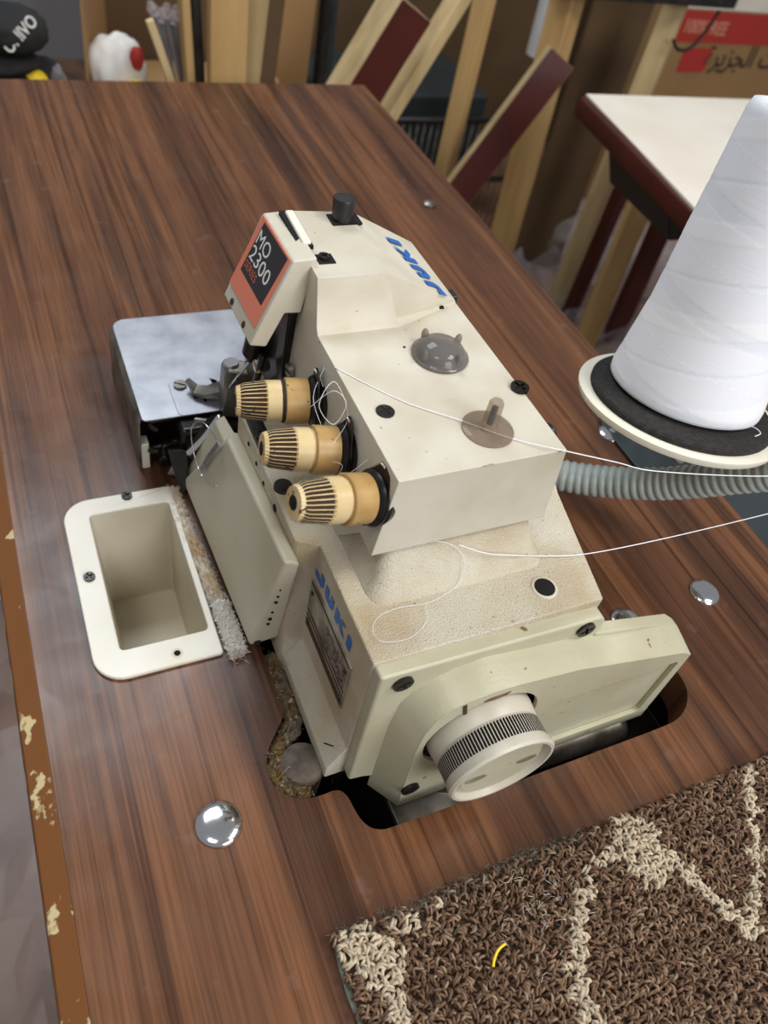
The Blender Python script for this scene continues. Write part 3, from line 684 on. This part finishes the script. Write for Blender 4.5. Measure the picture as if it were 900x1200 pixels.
tag(o, 'grey corrugated suction hose running from behind the machine to the right', 'hose')

# ------------------------------------------------------------------ thread cone on its stand
nrm = Vector((.09, .15, 1)).normalized()
ST = thing('spool_stand', (.50, .345, 0), 'round ivory spool disc with black felt pad on a slate foot plate', 'spool stand')
dc = Vector((.4106, .2693, .1300))
lathe('spool_disc', [(-.0040, .0660), (-.0010, .0674), (.0006, .0674), (.0010, .0655)], dc, nrm, ST, 'ivory', 72)
lathe('felt_pad', [(.0011, .0600), (.0040, .0600), (.0052, .0585), (.0054, .0005)], dc+nrm*.0001, nrm, ST, 'felt', 72)
tube('arm', [dc-nrm*.006, dc-nrm*.020, (.470, .315, .080), (.505, .345, .040), (.507, .348, .006)], .0055, ST, 'slate', 14)
slab('foot_plate', rrect(.478, .300, .5365, .385, .010), [], .0005, .0035, ST, 'slate', bevel=.001)
for x, y in ((.497, .357), (.522, .320)): screw('screw', (x, y, .0035), (0, 0, 1), .0045, ST, 'label_plate', .0015)
c0 = Vector((.4175, .2765, .1339))+nrm*.0015
_, u, w = frame(nrm)
prof = [(0, .0480), (.0012, .0500), (.006, .0502), (.050, .0432), (.100, .0398), (.150, .0362), (.164, .0352), (.168, .0335), (.1695, .0250), (.1690, .0170)]
def rad(t):
    for a, b in zip(prof, prof[1:]):
        if a[0] <= t <= b[0]: return a[1]+(b[1]-a[1])*(t-a[0])/(b[0]-a[0])
    return prof[-1][1]
CN = thing('thread_cone', tuple(c0), 'tall cone of white sewing thread standing on the felt pad', 'thread cone')
SEG = 300; rows = [0, .0012, .003]+[.006+i*.0010 for i in range(158)]+[.1645, .168]
vs = []; tone = []
def bands(t, a):
    h = 0
    for sgn, ph in ((1, .3), (1, 2.5), (-1, 1.1), (-1, 4.4)):
        v = (a*.0085*sgn+t+ph*.01) % .0534/.0534
        h += (1 if v < .42 else 0)*(1 if sgn > 0 else -1)
    return h
for t in rows:
    for j in range(SEG):
        a = 2*PI*j/SEG; h = bands(t, a)
        r = rad(t)+h*.00012
        vs.append(c0+nrm*t+(u*math.cos(a)+w*math.sin(a))*r)
        tone.append((.80+.045*h, .81+.040*h, .86+.022*h, 1))
for t, r in ((.1695, .025), (.1690, .017)):
    for j in range(SEG):
        a = 2*PI*j/SEG; vs.append(c0+nrm*t+(u*math.cos(a)+w*math.sin(a))*r); tone.append((.9, .91, .95, 1))
nr = len(rows)+2
fs = [(i*SEG+j, i*SEG+(j+1) % SEG, (i+1)*SEG+(j+1) % SEG, (i+1)*SEG+j) for i in range(nr-1) for j in range(SEG)]
fs.append(tuple(range(SEG)))
wd = mk('wound_thread', vs, fs, CN, 'spool', smooth=True)
ca = wd.data.color_attributes.new('tone', 'FLOAT_COLOR', 'POINT')
for i, t in enumerate(tone): ca.data[i].color = t
lathe('cone_core', [(.150, .0165), (.176, .0150), (.178, .0135), (.160, .0130)], c0, nrm, CN, 'ivory', 40)
# ------------------------------------------------------------------ loose threads
def thread(name, pts, label, r=.00028, grp=None, m='thread'):
    return tag(tube(name, pts, r, None, m, 6), label, 'thread', grp)
thread('sewing_thread', [(.165, .2790, .1897), (.1880, .2491, .1898), (.2107, .2294, .1902), (.2298, .2126, .1900), (.2528, .1986, .1899), (.288, .1975, .1755), (.3227, .1970, .161), (.387, .1789, .160), (.43, .165, .170)], 'white thread lying across the top cover and off over the hose')
thread('sewing_thread', [(.2090, .1980, .1345), (.2250, .1938, .1274), (.2405, .1914, .1236), (.262, .190, .1175), (.2887, .1858, .1155), (.3450, .1850, .1120), (.4036, .1733, .1300), (.43, .165, .145)], 'white thread leaving the lower machine body to the right')
thread('sewing_thread', [(.1935, .2009, .1392), (.2029, .1991, .1363), (.2101, .1956, .1306), (.2123, .1919, .1246), (.2085, .1868, .1172), (.1985, .1830, .1156), (.1860, .1809, .1156), (.1737, .1823, .1156), (.1615, .1806, .1156), (.1553, .1744, .1156), (.1571, .1669, .1156), (.1706, .1648, .1156), (.1828, .1713, .1156), (.1861, .1805, .1158)], 'fine loose loop of thread on the bed below the top cover', .00014)
tc_ = c0+nrm*.170+(u*-.0)+Vector((-.028, .012, 0))
thread('sewing_thread', [tc_-Vector((-.002, .0, .003)), tc_+Vector((.006, -.002, .012)), tc_+Vector((.016, -.006, .034)), tc_+Vector((.030, -.010, .070))], 'thread end rising from the top of the white thread cone')
tg = [Vector((.150, .268, .176)), Vector((.158, .262, .190)), Vector((.163, .256, .186)), Vector((.156, .252, .178)), Vector((.150, .258, .186)), Vector((.160, .266, .192)), Vector((.164, .254, .180)), Vector((.154, .244, .174)), Vector((.150, .240, .168)), Vector((.156, .236, .166)), Vector((.152, .232, .160)), Vector((.158, .228, .170)), Vector((.163, .226, .178))]
thread('thread_tangle', tg, 'tangled bit of white thread hanging between the tension dials', .00013)
thread('thread_strand', [(.1650, .2900, .1810), (.1560, .2790, .1720), (.1560, .2620, .1650), (.1590, .2540, .1560)], 'single white strand stretched from the farthest dial to the middle one', .00016)
thread('thread_curl', [dc+nrm*.0062+Vector(p) for p in ((.012, -.040, .006), (.018, -.038, .005), (.022, -.042, .006), (.021, -.048, .007), (.014, -.050, .0076))], 'short curl of thread lying on the black felt pad', .0003)

# ------------------------------------------------------------------ lint and grime (nobody could count it)
def fuzz(name, pts, rad_, n, label, m, r=.00011, ln=.004, up=.004, cat='lint'):
    vs = []; fs = []
    for k in range(n):
        i = random.randrange(len(pts)-1); a, b = pts[i], pts[i+1]; t = random.random()
        c = Vector(a).lerp(Vector(b), t)+Vector((random.uniform(-1, 1)*rad_, random.uniform(-1, 1)*rad_, random.random()**2*up))
        d = Vector((random.uniform(-1, 1), random.uniform(-1, 1), random.uniform(-.3, .5))).normalized()*ln*random.uniform(.3, 1)
        e = Vector((random.uniform(-1, 1), random.uniform(-1, 1), random.uniform(-.2, 1))).normalized()*ln*.3
        P = [c, c+d*.5+e, c+d]; s = Vector((0, 0, 1)).cross(d).normalized()*r
        b0 = len(vs)
        for p in P: vs += [p-s, p+s, p+Vector((0, 0, r*1.6))]
        for q_ in (0, 3):
            for j in range(3): fs.append((b0+q_+j, b0+q_+(j+1) % 3, b0+q_+3+(j+1) % 3, b0+q_+3+j))
    zz = min(v[2] for v in vs)
    return vs, fs
def heap(name, line, w, h, label, m, cat, fn=0, fl=.004, nseg=60, nw=9, z0=.0003):
    """lumpy low strip of matted lint with loose fibres on it"""
    vs = []; fs = []; pts = [Vector(p) for p in line]
    for i in range(nseg+1):
        t = i/nseg*(len(pts)-1); k = min(int(t), len(pts)-2); p = pts[k].lerp(pts[k+1], t-k); d = (pts[k+1]-pts[k]).normalized(); sd = Vector((-d.y, d.x, 0))
        ww = w*(.75+.5*random.random())
        for j in range(nw+1):
            s = j/nw*2-1; hh = h*(1-s*s)*(.35+random.random()) if 0 < j < nw else 0
            vs.append(p+sd*s*ww+Vector((0, 0, z0+hh)))
    for i in range(nseg):
        for j in range(nw): a = i*(nw+1)+j; fs.append((a, a+1, a+nw+2, a+nw+1))
    k = len(vs)
    if fn:
        v2, f2 = fuzz('', line, w, fn, '', m, up=h*1.6, ln=fl); vs += v2; fs += [tuple(i+k for i in f) for f in f2]
    o = mk(name, vs, fs, None, m, smooth=False)
    return tag(o, label, cat, kind='stuff')
heap('lint_strip', [(.1130, .243, 0), (.1125, .275, 0), (.1098, .32, 0), (.1068, .36, 0), (.1060, .390, 0)], .0048, .0035, 'matted white lint packed between the chip chute and the machine', 'dust', 'lint', 900, .005)
heap('lint_fluff', [(.113, .246, .002), (.112, .285, .002)], .0055, .0045, 'fluffy white lint at the near corner of the chip chute', 'lint', 'lint', 2600, .0026)
heap('oily_residue', [(.1330, .243, -.004), (.1340, .215, -.004), (.1330, .194, -.004), (.1200, .183, -.004), (.1135, .170, -.004), (.1160, .157, -.004), (.128, .151, -.005)], .0055, .004, 'yellow brown oily lint caked round the rubber mount in the cut-out', 'grime', 'grime', 500, .003, z0=-.002)
heap('platform_lint', [(.1415, .250, .1139), (.149, .256, .1139), (.1520, .28, .1139)], .0035, .0006, 'thin grey dust and fluff beneath the tension dials', 'dust', 'lint', 60, .002, nseg=30)

# ------------------------------------------------------------------ carpet scrap
CX0, CX1, CY0, CY1 = .1125, .500, -.100, .0750
CP = thing('carpet_scrap', (.30, -.01, 0), 'brown and cream looped wool carpet offcut lying on the tabletop', 'carpet')
# slightly wavy cut edge
edge = [(CX0+.002*math.sin(i*.9), CY0+(CY1-CY0)*i/14) for i in range(15)]+[(CX0+(CX1-CX0)*i/30, CY1+.0012*math.sin(i*1.3)) for i in range(1, 31)]+[(CX1, CY0)]
slab('backing', edge, [], .0004, .0024, CP, 'backing')
slab('pile_ground', [(min(max(x, CX0+.0012), CX1), y if y < CY1-.003 else y-.001) for x, y in edge], [], .0024, .0037, CP, 'under_pile')
def seg_d(p, a, b):
    p = Vector(p); a = Vector(a); b = Vector(b); t = max(0, min(1, (p-a).dot(b-a)/(b-a).length_squared)); return (p-(a+(b-a)*t)).length
creams = [((.291, .061), (.289, .052), .014), ((.300, .052), (.319, .012), .0050), ((.3189, .0108), (.3232, -.0041), .006), ((.2534, .0600), (.2199, .0184), .0052), ((.2199, .0184), (.2140, -.02), .0060),
          ((.122, .068), (.130, .058), .0125), ((.133, .055), (.130, .030), .006), ((.385, .072), (.3560, .034), .0050), ((.356, .034), (.323, -.004), .0050), ((.214, -.012), (.222, -.03), .013), ((.253, .060), (.29, .058), .004), ((.145, .068), (.165, .069), .004)]
vs = []; fs = []; tn = []
sp = .0040; ny = int((CY1-CY0)/sp); nx = int((CX1-CX0)/sp)
for iy in range(ny+1):
    for ix in range(nx+1):
        x = CX0+.001+ix*sp+(iy % 2)*sp*.5+random.uniform(-.0011, .0011); y = CY1-.0005-iy*sp+random.uniform(-.0011, .0011)
        if y < -.062 and x > .2: 
            if random.random() < .15: continue
        cream = any(seg_d((x, y), a, b) < (w_ if w_ > .01 else w_*.72)+random.uniform(-.0020, .0020) for a, b, w_ in creams)
        for rep in range(4):
            if cream: c = Vector((.52, .43, .31))*random.uniform(.72, 1.15)
            else:
                c = random.choice([Vector((.160, .092, .056)), Vector((.110, .062, .038)), Vector((.220, .140, .088)), Vector((.135, .076, .046)), Vector((.185, .118, .074))])*random.uniform(.65, 1.35)
                if random.random() < .05: c = Vector((.30, .22, .14))
            a = random.random()*2*PI; L_ = random.uniform(.0013, .0024); hgt = random.uniform(.0030, .0060)
            dx, dy = math.cos(a)*L_, math.sin(a)*L_; ox, oy = random.uniform(-.0015, .0015), random.uniform(-.0015, .0015)
            P = [Vector((x-dx+ox, y-dy+oy, .003)), Vector((x-dx*.9+ox, y-dy*.9+oy, .003+hgt*.75)), Vector((x+ox, y+oy, .003+hgt)), Vector((x+dx*.9+ox, y+dy*.9+oy, .003+hgt*.7)), Vector((x+dx+ox, y+dy+oy, .003))]
            sd = Vector((-math.sin(a), math.cos(a), 0)); b0 = len(vs)
            for i, p in enumerate(P):
                d = (P[min(i+1, 4)]-P[max(i-1, 0)]).normalized(); up2 = d.cross(sd); rr = .00086 if cream else .00072
                for j in range(5):
                    t = 2*PI*j/5; vs.append(p+(sd*math.cos(t)+up2*math.sin(t))*rr)
                    tn.append((*c, 1))
            for i in range(4):
                for j in range(5): fs.append((b0+i*5+j, b0+i*5+(j+1) % 5, b0+(i+1)*5+(j+1) % 5, b0+(i+1)*5+j))
pl2 = mk('loop_pile', vs, fs, CP, 'pile', smooth=True); pl2['kind'] = 'stuff'
ca = pl2.data.color_attributes.new('tone', 'FLOAT_COLOR', 'POINT')
ca.data.foreach_set('color', [c for t in tn for c in t])
v2, f2 = fuzz('', [(CX0+.002, CY1, .004), (.20, CY1+.001, .004), (.26, CY1, .004)], .0028, 420, '', 'lint', ln=.006, up=.006)
o = mk('frayed_edge', v2, f2, CP, 'backing'); o['kind'] = 'stuff'
v2, f2 = fuzz('', [(.19, .060, .0085), (.235, .055, .0085), (.20, .03, .0085)], .016, 60, '', 'lint', ln=.006, up=.002)
tag(mk('lint_bits', v2, f2, None, 'lint'), 'bits of white lint scattered on the brown carpet pile', 'lint', kind='stuff')
tag(tube('yellow_thread', [(.1914, .0425, .0100), (.1868, .0414, .0106), (.1828, .0385, .0104), (.1808, .0357, .0098)], .0007, None, 'yellow', 8), 'short bright yellow thread clipping lying on the carpet', 'thread')

# ------------------------------------------------------------------ white table to the right
WT = thing('work_table', (1.15, .80, -.75), 'second work table with white top and rounded maroon edge', 'table')
wt = [(.915, 1.072), (1.62, 1.045), (1.55, .30), (.800, .30)]
slab('tabletop', wt, [], -.034, 0, WT, 'white_top')
off = .006
loft('edge_band', [[(x, y, -.0005), (x-.0075, y, -.006), (x-.010, y, -.018), (x-.0075, y, -.033), (x, y, -.036)] for x, y in ((.913, 1.072), (.8685, .729), (.800, .30))], WT, 'maroon', bevel=.002)
loft('edge_band', [[(x, y, -.0005), (x, y+.0075, -.006), (x, y+.010, -.018), (x, y+.0075, -.033), (x, y, -.036)] for x, y in ((.910, 1.072), (1.62, 1.045))], WT, 'maroon')
loft('bracket', [[(.905, .97, -.036), (.96, .97, -.036), (.96, .97, -.095), (.935, .97, -.095)], [(.875, .77, -.036), (.96, .77, -.036), (.96, .77, -.080), (.900, .77, -.080)]], WT, 'slate', bevel=.004)
for x, y in ((1.32, 1.0), (1.55, 1.0), (1.10, .36), (1.50, .36)): box('leg', (x, y, -.393), (.045, .045, .714), WT, 'slate', bevel=.004)

# slate machine cabinet standing right of the walnut table
CB = thing('steel_cabinet', (.76, .06, -.75), 'slate grey painted steel cabinet side just past the right table edge', 'cabinet')
box('body', (.76, .06, -.40), (.40, .66, .70), CB, 'slate', bevel=.01)
box('top_tray', (.76, .06, -.045), (.40, .66, .010), CB, 'slate', bevel=.004)

# ------------------------------------------------------------------ timber behind the tables
def beam(name, p0, p1, w_, d_, twist, mats, label, cat='timber', grp='timbers leaning behind the tables', faces=None, bevel=.002):
    p0 = Vector(p0); p1 = Vector(p1); d = (p0-p1).normalized(); yy = Vector((0, 1, 0)); xx = yy.cross(d).normalized(); yy = d.cross(xx)
    a = math.radians(twist); X = xx*math.cos(a)+yy*math.sin(a); Y = d.cross(X)
    R = Matrix((X, Y, d)).transposed()
    vs_, fs_ = boxvf((p0+p1)/2, (w_, d_, (p0-p1).length), R)
    o = mk(name, vs_, fs_, None, mats, bevel=bevel, fm=faces, origin=tuple(p1))
    return tag(o, label, cat, grp)
# box faces order: -X, +X, -Y, +Y, -Z, +Z
MF = [0, 0, 1, 0, 0, 0]
beam('timber', (.662, 1.24, .062), (.245, 1.24, -.70), .064, .064, 2, ['pine_pale', 'maroon'], 'thick slanted pine post with a maroon face at the far corner of the walnut table', faces=MF)
beam('timber', (.772, 1.27, .079), (.365, 1.27, -.722), .023, .034, 10, ['pine_pale'], 'thin pale batten leaning just right of the thick maroon-faced post')
beam('timber', (.955, 1.50, .060), (.947, 1.50, -.74), .034, .034, 32, ['pine'], 'narrow upright pine post between the two maroon-faced timbers')
beam('timber', (1.055, 1.35, -.045), (.670, 1.35, -.71), .060, .036, -22, ['pine_pale', 'maroon'], 'slanted timber with dark maroon front and bare sawn top end', faces=MF)
beam('timber', (1.141, 1.5, .08), (1.172, 1.5, -.74), .062, .050, 30, ['pine'], 'broad upright pine post behind the sawn end of the maroon timber')
beam('timber', (1.425, 1.5, .06), (1.405, 1.5, -.74), .046, .046, 40, ['pine_pale'], 'upright pale post just left of the red banded carton')
beam('timber', (1.355, 1.30, -.20), (1.367, 1.30, -.74), .050, .035, -25, ['pine', 'maroon'], 'pine post with maroon side under the white table corner', faces=[0, 1, 0, 0, 0, 0])
beam('timber', (1.480, 1.33, -.20), (1.490, 1.33, -.74), .050, .03, -10, ['maroon'], 'maroon painted post lowest beneath the white table edge')
beam('timber', (1.406, 1.42, -.22), (1.392, 1.42, -.74), .034, .03, 10, ['maroon'], 'dark maroon post in shade between the two lower pine posts')
beam('timber', (.363, 1.18, .10), (.364, 1.18, -.74), .052, .022, 0, ['pine'], 'wide orange pine board standing upright behind the far table edge')
beam('timber', (.430, 1.215, .09), (.370, 1.215, -.74), .044, .036, 40, ['pine_pale', 'card_dark'], 'brown leaning board right of the wide orange pine board', faces=MF)
beam('timber_strip', (.262, 1.20, .036), (.500, 1.20, -.66), .011, .010, 0, ['pine_pale'], 'thin pale wood stick leaning out of the open carton')
beam('timber_strip', (.312, 1.22, .08), (.360, 1.22, -.74), .012, .03, 0, ['pine'], 'narrow pine strip left of the black foam strip')
beam('foam_strip', (.325, 1.215, .08), (.373, 1.215, -.74), .012, .03, 0, ['black'], 'black strip beside the wide orange pine board', 'strip', None)
beam('fibreboard', (1.455, 1.70, .10), (1.451, 1.70, -.74), .175, .012, 0, ['card_dark'], 'dark brown fibreboard sheet standing behind the upright pale post', 'board', None)
beam('cardboard_piece', (.575, 1.50, .02), (.545, 1.50, -.74), .075, .006, -14, ['card'], 'torn brown cardboard sheet between leaning boards', 'cardboard', None)
beam('black_bar', (.628, 1.49, .05), (.630, 1.49, -.74), .018, .018, 20, ['black'], 'black upright metal bar left of the thick maroon-faced post', 'bar', 'black uprights behind the boards')
beam('black_bar', (.655, 1.52, .05), (.657, 1.52, -.74), .014, .014, 0, ['slate'], 'dark grey upright metal bar beside the black one', 'bar', 'black uprights behind the boards')
o = lathe('pipe', [(0, .0300), (.003, .0330), (.50, .0330), (.503, .03)], (1.233, 1.66, -.155), (-.03, 0, 1), None, 'pvc', 36); tag(o, 'white plastic pipe end hanging behind the pine posts', 'pipe')
box_o = box('shelf_bar', (1.30, 1.46, .044), (.44, .06, .030), None, 'black', bevel=.003); tag(box_o, 'dark horizontal shelf bar at the top right of the timbers', 'bar')
tag(tube('cable', [(1.50, 1.45, .02), (1.485, 1.45, -.020), (1.462, 1.45, -.054), (1.430, 1.45, -.058), (1.405, 1.45, -.040)], .0035, None, 'cable', 8), 'black cable looping down in front of the red banded carton', 'cable')
for i, (x, z) in enumerate(((.278, .028), (.286, .020), (.294, .026), (.302, .018), (.310, .024))):
    rod = beam('metal_rod', (x, 1.24+.004*(i % 2), z), (x+.150, 1.25, -.66), .0055, .0055, 45, ['steel'], 'thin steel rod in the bundle standing in the open carton', 'rod', 'steel rods bundled in the carton', bevel=.0004)
    lathe('rod_wrap', [(0, .006), (.010, .008), (.018, .004)], (x, 1.24, z), (random.uniform(-.4, .4), 0, 1), rod, 'film', 8)
# ladder-like black wire rack low behind
RK = thing('wire_rack', (1.02, 1.86, -.74), 'black wire rack standing low behind the leaning timbers', 'rack')
for i in range(3):
    tube('rail', [(.86, 1.80, -.36-.16*i), (1.40, 1.80, -.36-.16*i)], .008, RK, 'black', 8, spl=False)
for i in range(26): tube('wire', [(.87+.02*i, 1.80, -.36), (.87+.02*i, 1.80, -.69)], .0015, RK, 'steel_dull', 6, spl=False)
for x in (.86, 1.40): tube('post', [(x, 1.80, -.30), (x, 1.80, -.745)], .009, RK, 'black', 8, spl=False)

# ------------------------------------------------------------------ open carton with its contents, left
CT = thing('open_carton', (.34, 1.45, -.75), 'open brown cardboard carton on the left behind the far table edge', 'carton')
def panel(name, pts, parent, m, th=.004):
    P = [Vector(p) for p in pts]; n = (P[1]-P[0]).cross(P[3]-P[0]).normalized()*th
    return mk(name, P+[p+n for p in P], [(0, 1, 2, 3), (4, 5, 6, 7), (0, 1, 5, 4), (1, 2, 6, 5), (2, 3, 7, 6), (3, 0, 4, 7)], parent, m)
panel('side_panel', [(.170, 1.30, -.75), (.262, 1.60, -.75), (.262, 1.60, .20), (.192, 1.30, .20)], CT, 'card')
panel('back_panel', [(.262, 1.60, -.75), (.53, 1.60, -.75), (.53, 1.60, .20), (.262, 1.60, .20)], CT, 'card_dark')
panel('side_panel', [(.53, 1.60, -.75), (.50, 1.34, -.75), (.50, 1.34, -.10), (.53, 1.60, -.10)], CT, 'card')
panel('front_flap', [(.170, 1.29, -.75), (.50, 1.29, -.75), (.50, 1.29, -.14), (.170, 1.29, -.14)], CT, 'card')
panel('filling', [(.20, 1.30, -.16), (.49, 1.30, -.16), (.52, 1.58, -.16), (.27, 1.58, -.16)], CT, 'card')
def blob(name, c, s, m, label, cat, seed=0, amp=.25, origin=None, parent=None, grp=None):
    bm = bmesh.new(); bmesh.ops.create_icosphere(bm, subdivisions=4, radius=1)
    rnd = random.Random(seed); ks = [(Vector((rnd.uniform(-1, 1), rnd.uniform(-1, 1), rnd.uniform(-1, 1)))*rnd.uniform(2, 7), rnd.random()*6) for _ in range(9)]
    for v in bm.verts:
        d = v.co.normalized(); f = 1+amp*sum(abs(math.sin(k.dot(d)+p))-.6 for k, p in ks)/4.5
        v.co = Vector((d.x*s[0]*f, d.y*s[1]*f, d.z*s[2]*f))+Vector(c)
    me = bpy.data.meshes.new(name); bm.to_mesh(me); bm.free()
    for p in me.polygons: p.use_smooth = True
    o = put(name, me, parent, m)
    if label: tag(o, label, cat, grp)
    return o
bag = blob('plastic_bag', (.236, 1.33, -.078), (.044, .03, .050), 'white_bag', 'crumpled white plastic bag with red print in the open carton', 'bag', 3, .22)
blob('red_print', (.262, 1.306, -.052), (.010, .008, .016), 'red', None, None, 5, .3, parent=bag)
yb = blob('yellow_packet', (.255, 1.285, -.092), (.020, .012, .016), 'yellow', 'yellow packet at the foot of the white plastic bag', 'packet', 8)
# black cap with white letters on a heap at the far left
cp_ = blob('baseball_hat', (.088, 1.27, -.005), (.052, .050, .030), 'cap', 'black cloth cap with white embroidered letters beyond the far left table edge', 'cap', 11, .10)
text('hat_lettering', 'ONIVO', .020, plane((.1000, 1.222, .004), (.72, .05, .69), (-.69, .25, .72)), cp_, 'white_print', .0006, .85, bold=.0004)
blob('hat_peak', (.070, 1.262, -.042), (.055, .045, .012), 'cap', None, None, 12, .1, parent=cp_)
blob('dark_cloth', (.085, 1.28, -.066), (.065, .05, .022), 'cap', 'dark folded cloth beneath the black cap', 'cloth', 13, .3)
blob('yellow_roll', (.112, 1.245, -.060), (.016, .014, .012), 'yellow', 'small yellow roll tucked beneath the black cap', 'roll', 14, .1)
blob('red_cloth', (.090, 1.23, -.088), (.050, .03, .014), 'red_cloth', 'dull red cloth at the far left table edge under the cap', 'cloth', 15, .3)
blob('clear_wrap', (.143, 1.25, -.068), (.010, .012, .024), 'film', 'bit of clear wrap beside the black cap', 'plastic wrap', 16, .4)
SL = thing('stool', (.09, 1.27, -.75), 'grey stool carrying the black cap and cloths', 'stool')
box('seat', (.09, 1.27, -.112), (.15, .15, .022), SL, 'slate', bevel=.004)
for sx in (-1, 1):
    for sy in (-1, 1): box('leg', (.09+sx*.055, 1.27+sy*.055, -.436), (.02, .02, .628), SL, 'slate', bevel=.002)

# ------------------------------------------------------------------ printed carton, right
RC = thing('printed_carton', (2.22, 2.15, -.75), 'large brown carton with red band and printed lettering, top right', 'carton')
box('body', (2.24, 2.155, -.402), (.68, .30, .695), RC, 'card', bevel=.002)
box('red_band', (2.24, 2.0035, -.182), (.682, .002, .082), RC, 'red')
box('top_stripe', (2.24, 2.0035, -.09), (.682, .002, .09), RC, 'white_top')
slab('red_patch', rrect(-.055, -.034, .055, .034, .01), [], 0, .0012, RC, 'red', M4=plane((2.045, 2.0045, -.272), (1, 0, .02), (0, 0, 1)))
text('printed_lettering', '100%FREE', .050, plane((2.035, 2.0020, -.184), (1, 0, -.02), (0, 0, 1)), RC, 'bandtext', .0006, .8, bold=.0006)
text('printed_lettering', '\uFE93\uFEAE\uFEF3\uFEB0\uFEA0\uFEDF\uFE8D \uFE96\uFEE8\uFE91', .085, plane((2.265, 2.0035, -.262), (1, 0, 0), (0, 0, 1)), RC, 'ink', .0006, .92, bold=.0008)
tag(tube('hanger_hook', [(1.60, 1.20, -.05), (1.60, 1.20, -.02), (1.598, 1.20, 0.0), (1.606, 1.20, .016), (1.618, 1.20, .014), (1.620, 1.20, .004)], .002, None, 'cable', 8), 'black hanger hook sticking up behind the white table', 'hook')

# crumpled clear film on the floor
def crumple(name, x0, x1, y0, y1, z, amp, n, label, seed, m='film'):
    rnd = random.Random(seed); vs = []; fs = []
    for i in range(n+1):
        for j in range(n+1): vs.append((x0+(x1-x0)*i/n+rnd.uniform(-.4, .4)*(x1-x0)/n, y0+(y1-y0)*j/n+rnd.uniform(-.4, .4)*(y1-y0)/n, z+rnd.random()**1.5*amp))
    for i in range(n):
        for j in range(n): a = i*(n+1)+j; fs += [(a, a+1, a+n+2), (a, a+n+2, a+n+1)]
    return tag(mk(name, vs, fs, None, m), label, 'plastic wrap')
crumple('plastic_sheet', -.45, .02, .02, .62, -.744, .10, 16, 'crumpled clear plastic sheet on the floor left of the walnut table', 21)
crumple('plastic_sheet', -.40, .00, .66, 1.2, -.744, .06, 9, 'smaller clear plastic sheet on the floor toward the far left', 22)
crumple('plastic_wrap', 1.15, 2.2, 1.10, 1.75, -.744, .10, 16, 'heap of clear plastic wrap on the floor between the timbers', 23)
blob('wrapped_parcel', (1.62, 1.72, -.655), (.15, .10, .09), 'film', 'clear wrapped parcel on the floor behind the maroon posts', 'parcel', 31, .4)
blob('wrapped_parcel', (1.78, 1.60, -.66), (.10, .08, .08), 'film', 'small clear wrapped parcel near the white table legs', 'parcel', 32, .4)
# dark backdrop of stored goods: a large board leaning on the wall
tag(box('stored_board', (1.35, 2.55, -.30), (1.9, .03, .88), None, 'card_dark', R=Matrix.Rotation(-.08, 3, 'X')), 'big dark fibreboard sheet leaning far behind the timbers', 'board')
tag(box('storage_crate', (1.10, 2.15, -.56), (.50, .30, .36), None, 'slate', bevel=.01), 'dark storage crate on the floor behind the wire rack', 'crate')

# ------------------------------------------------------------------ light, world, camera
def area(name, loc, tgt, sx, sy, power, col):
    l = bpy.data.lights.new(name, 'AREA'); l.shape = 'RECTANGLE'; l.size = sx; l.size_y = sy; l.energy = power; l.color = col
    o = bpy.data.objects.new(name, l); COL.objects.link(o); o.location = loc
    o.rotation_euler = (Vector(tgt)-Vector(loc)).to_track_quat('-Z', 'Y').to_euler(); return o
area('ceiling_lamp', (.05, 1.65, 2.0), (.1, .9, 0), 1.0, .8, 27, (.86, .93, 1))
area('ceiling_lamp', (1.3, -.5, 2.0), (.3, .3, 0), .9, .6, 26, (1, .96, .90))
area('ceiling_lamp', (-.6, -.4, 2.1), (.2, .3, 0), .6, .5, 10, (1, .97, .92))
area('daylight', (.75, -1.7, 1.15), (.25, .2, .05), 1.1, 1.0, 30, (.97, .98, 1))
wd_ = bpy.data.worlds.new('room'); S.world = wd_; wd_.use_nodes = True
wd_.node_tree.nodes['Background'].inputs[0].default_value = (.92, .94, 1, 1); wd_.node_tree.nodes['Background'].inputs[1].default_value = .28
cam = bpy.data.cameras.new('camera'); co = bpy.data.objects.new('camera', cam); COL.objects.link(co); S.camera = co
cam.sensor_fit = 'VERTICAL'; cam.sensor_height = 9.8; cam.sensor_width = 7.35; cam.lens = 924.137/1200*9.8
cam.clip_start = .01; cam.clip_end = 50
R_ = ((.9085589, -.38315771, .16646591), (-.18712757, -.72953229, -.65784946), (.37350235, .56654462, -.73452242))
m = Matrix.Identity(4)
for i in range(3): m[i][0] = R_[0][i]; m[i][1] = -R_[1][i]; m[i][2] = -R_[2][i]
m[0][3], m[1][3], m[2][3] = .03, 0, .43
co.matrix_world = m
cam.dof.use_dof = True; cam.dof.focus_distance = .43; cam.dof.aperture_fstop = 2.4
S.view_settings.view_transform = 'Standard'; S.view_settings.look = 'None'; S.view_settings.gamma = 1; S.view_settings.use_curve_mapping = False
S.view_settings.exposure = 0
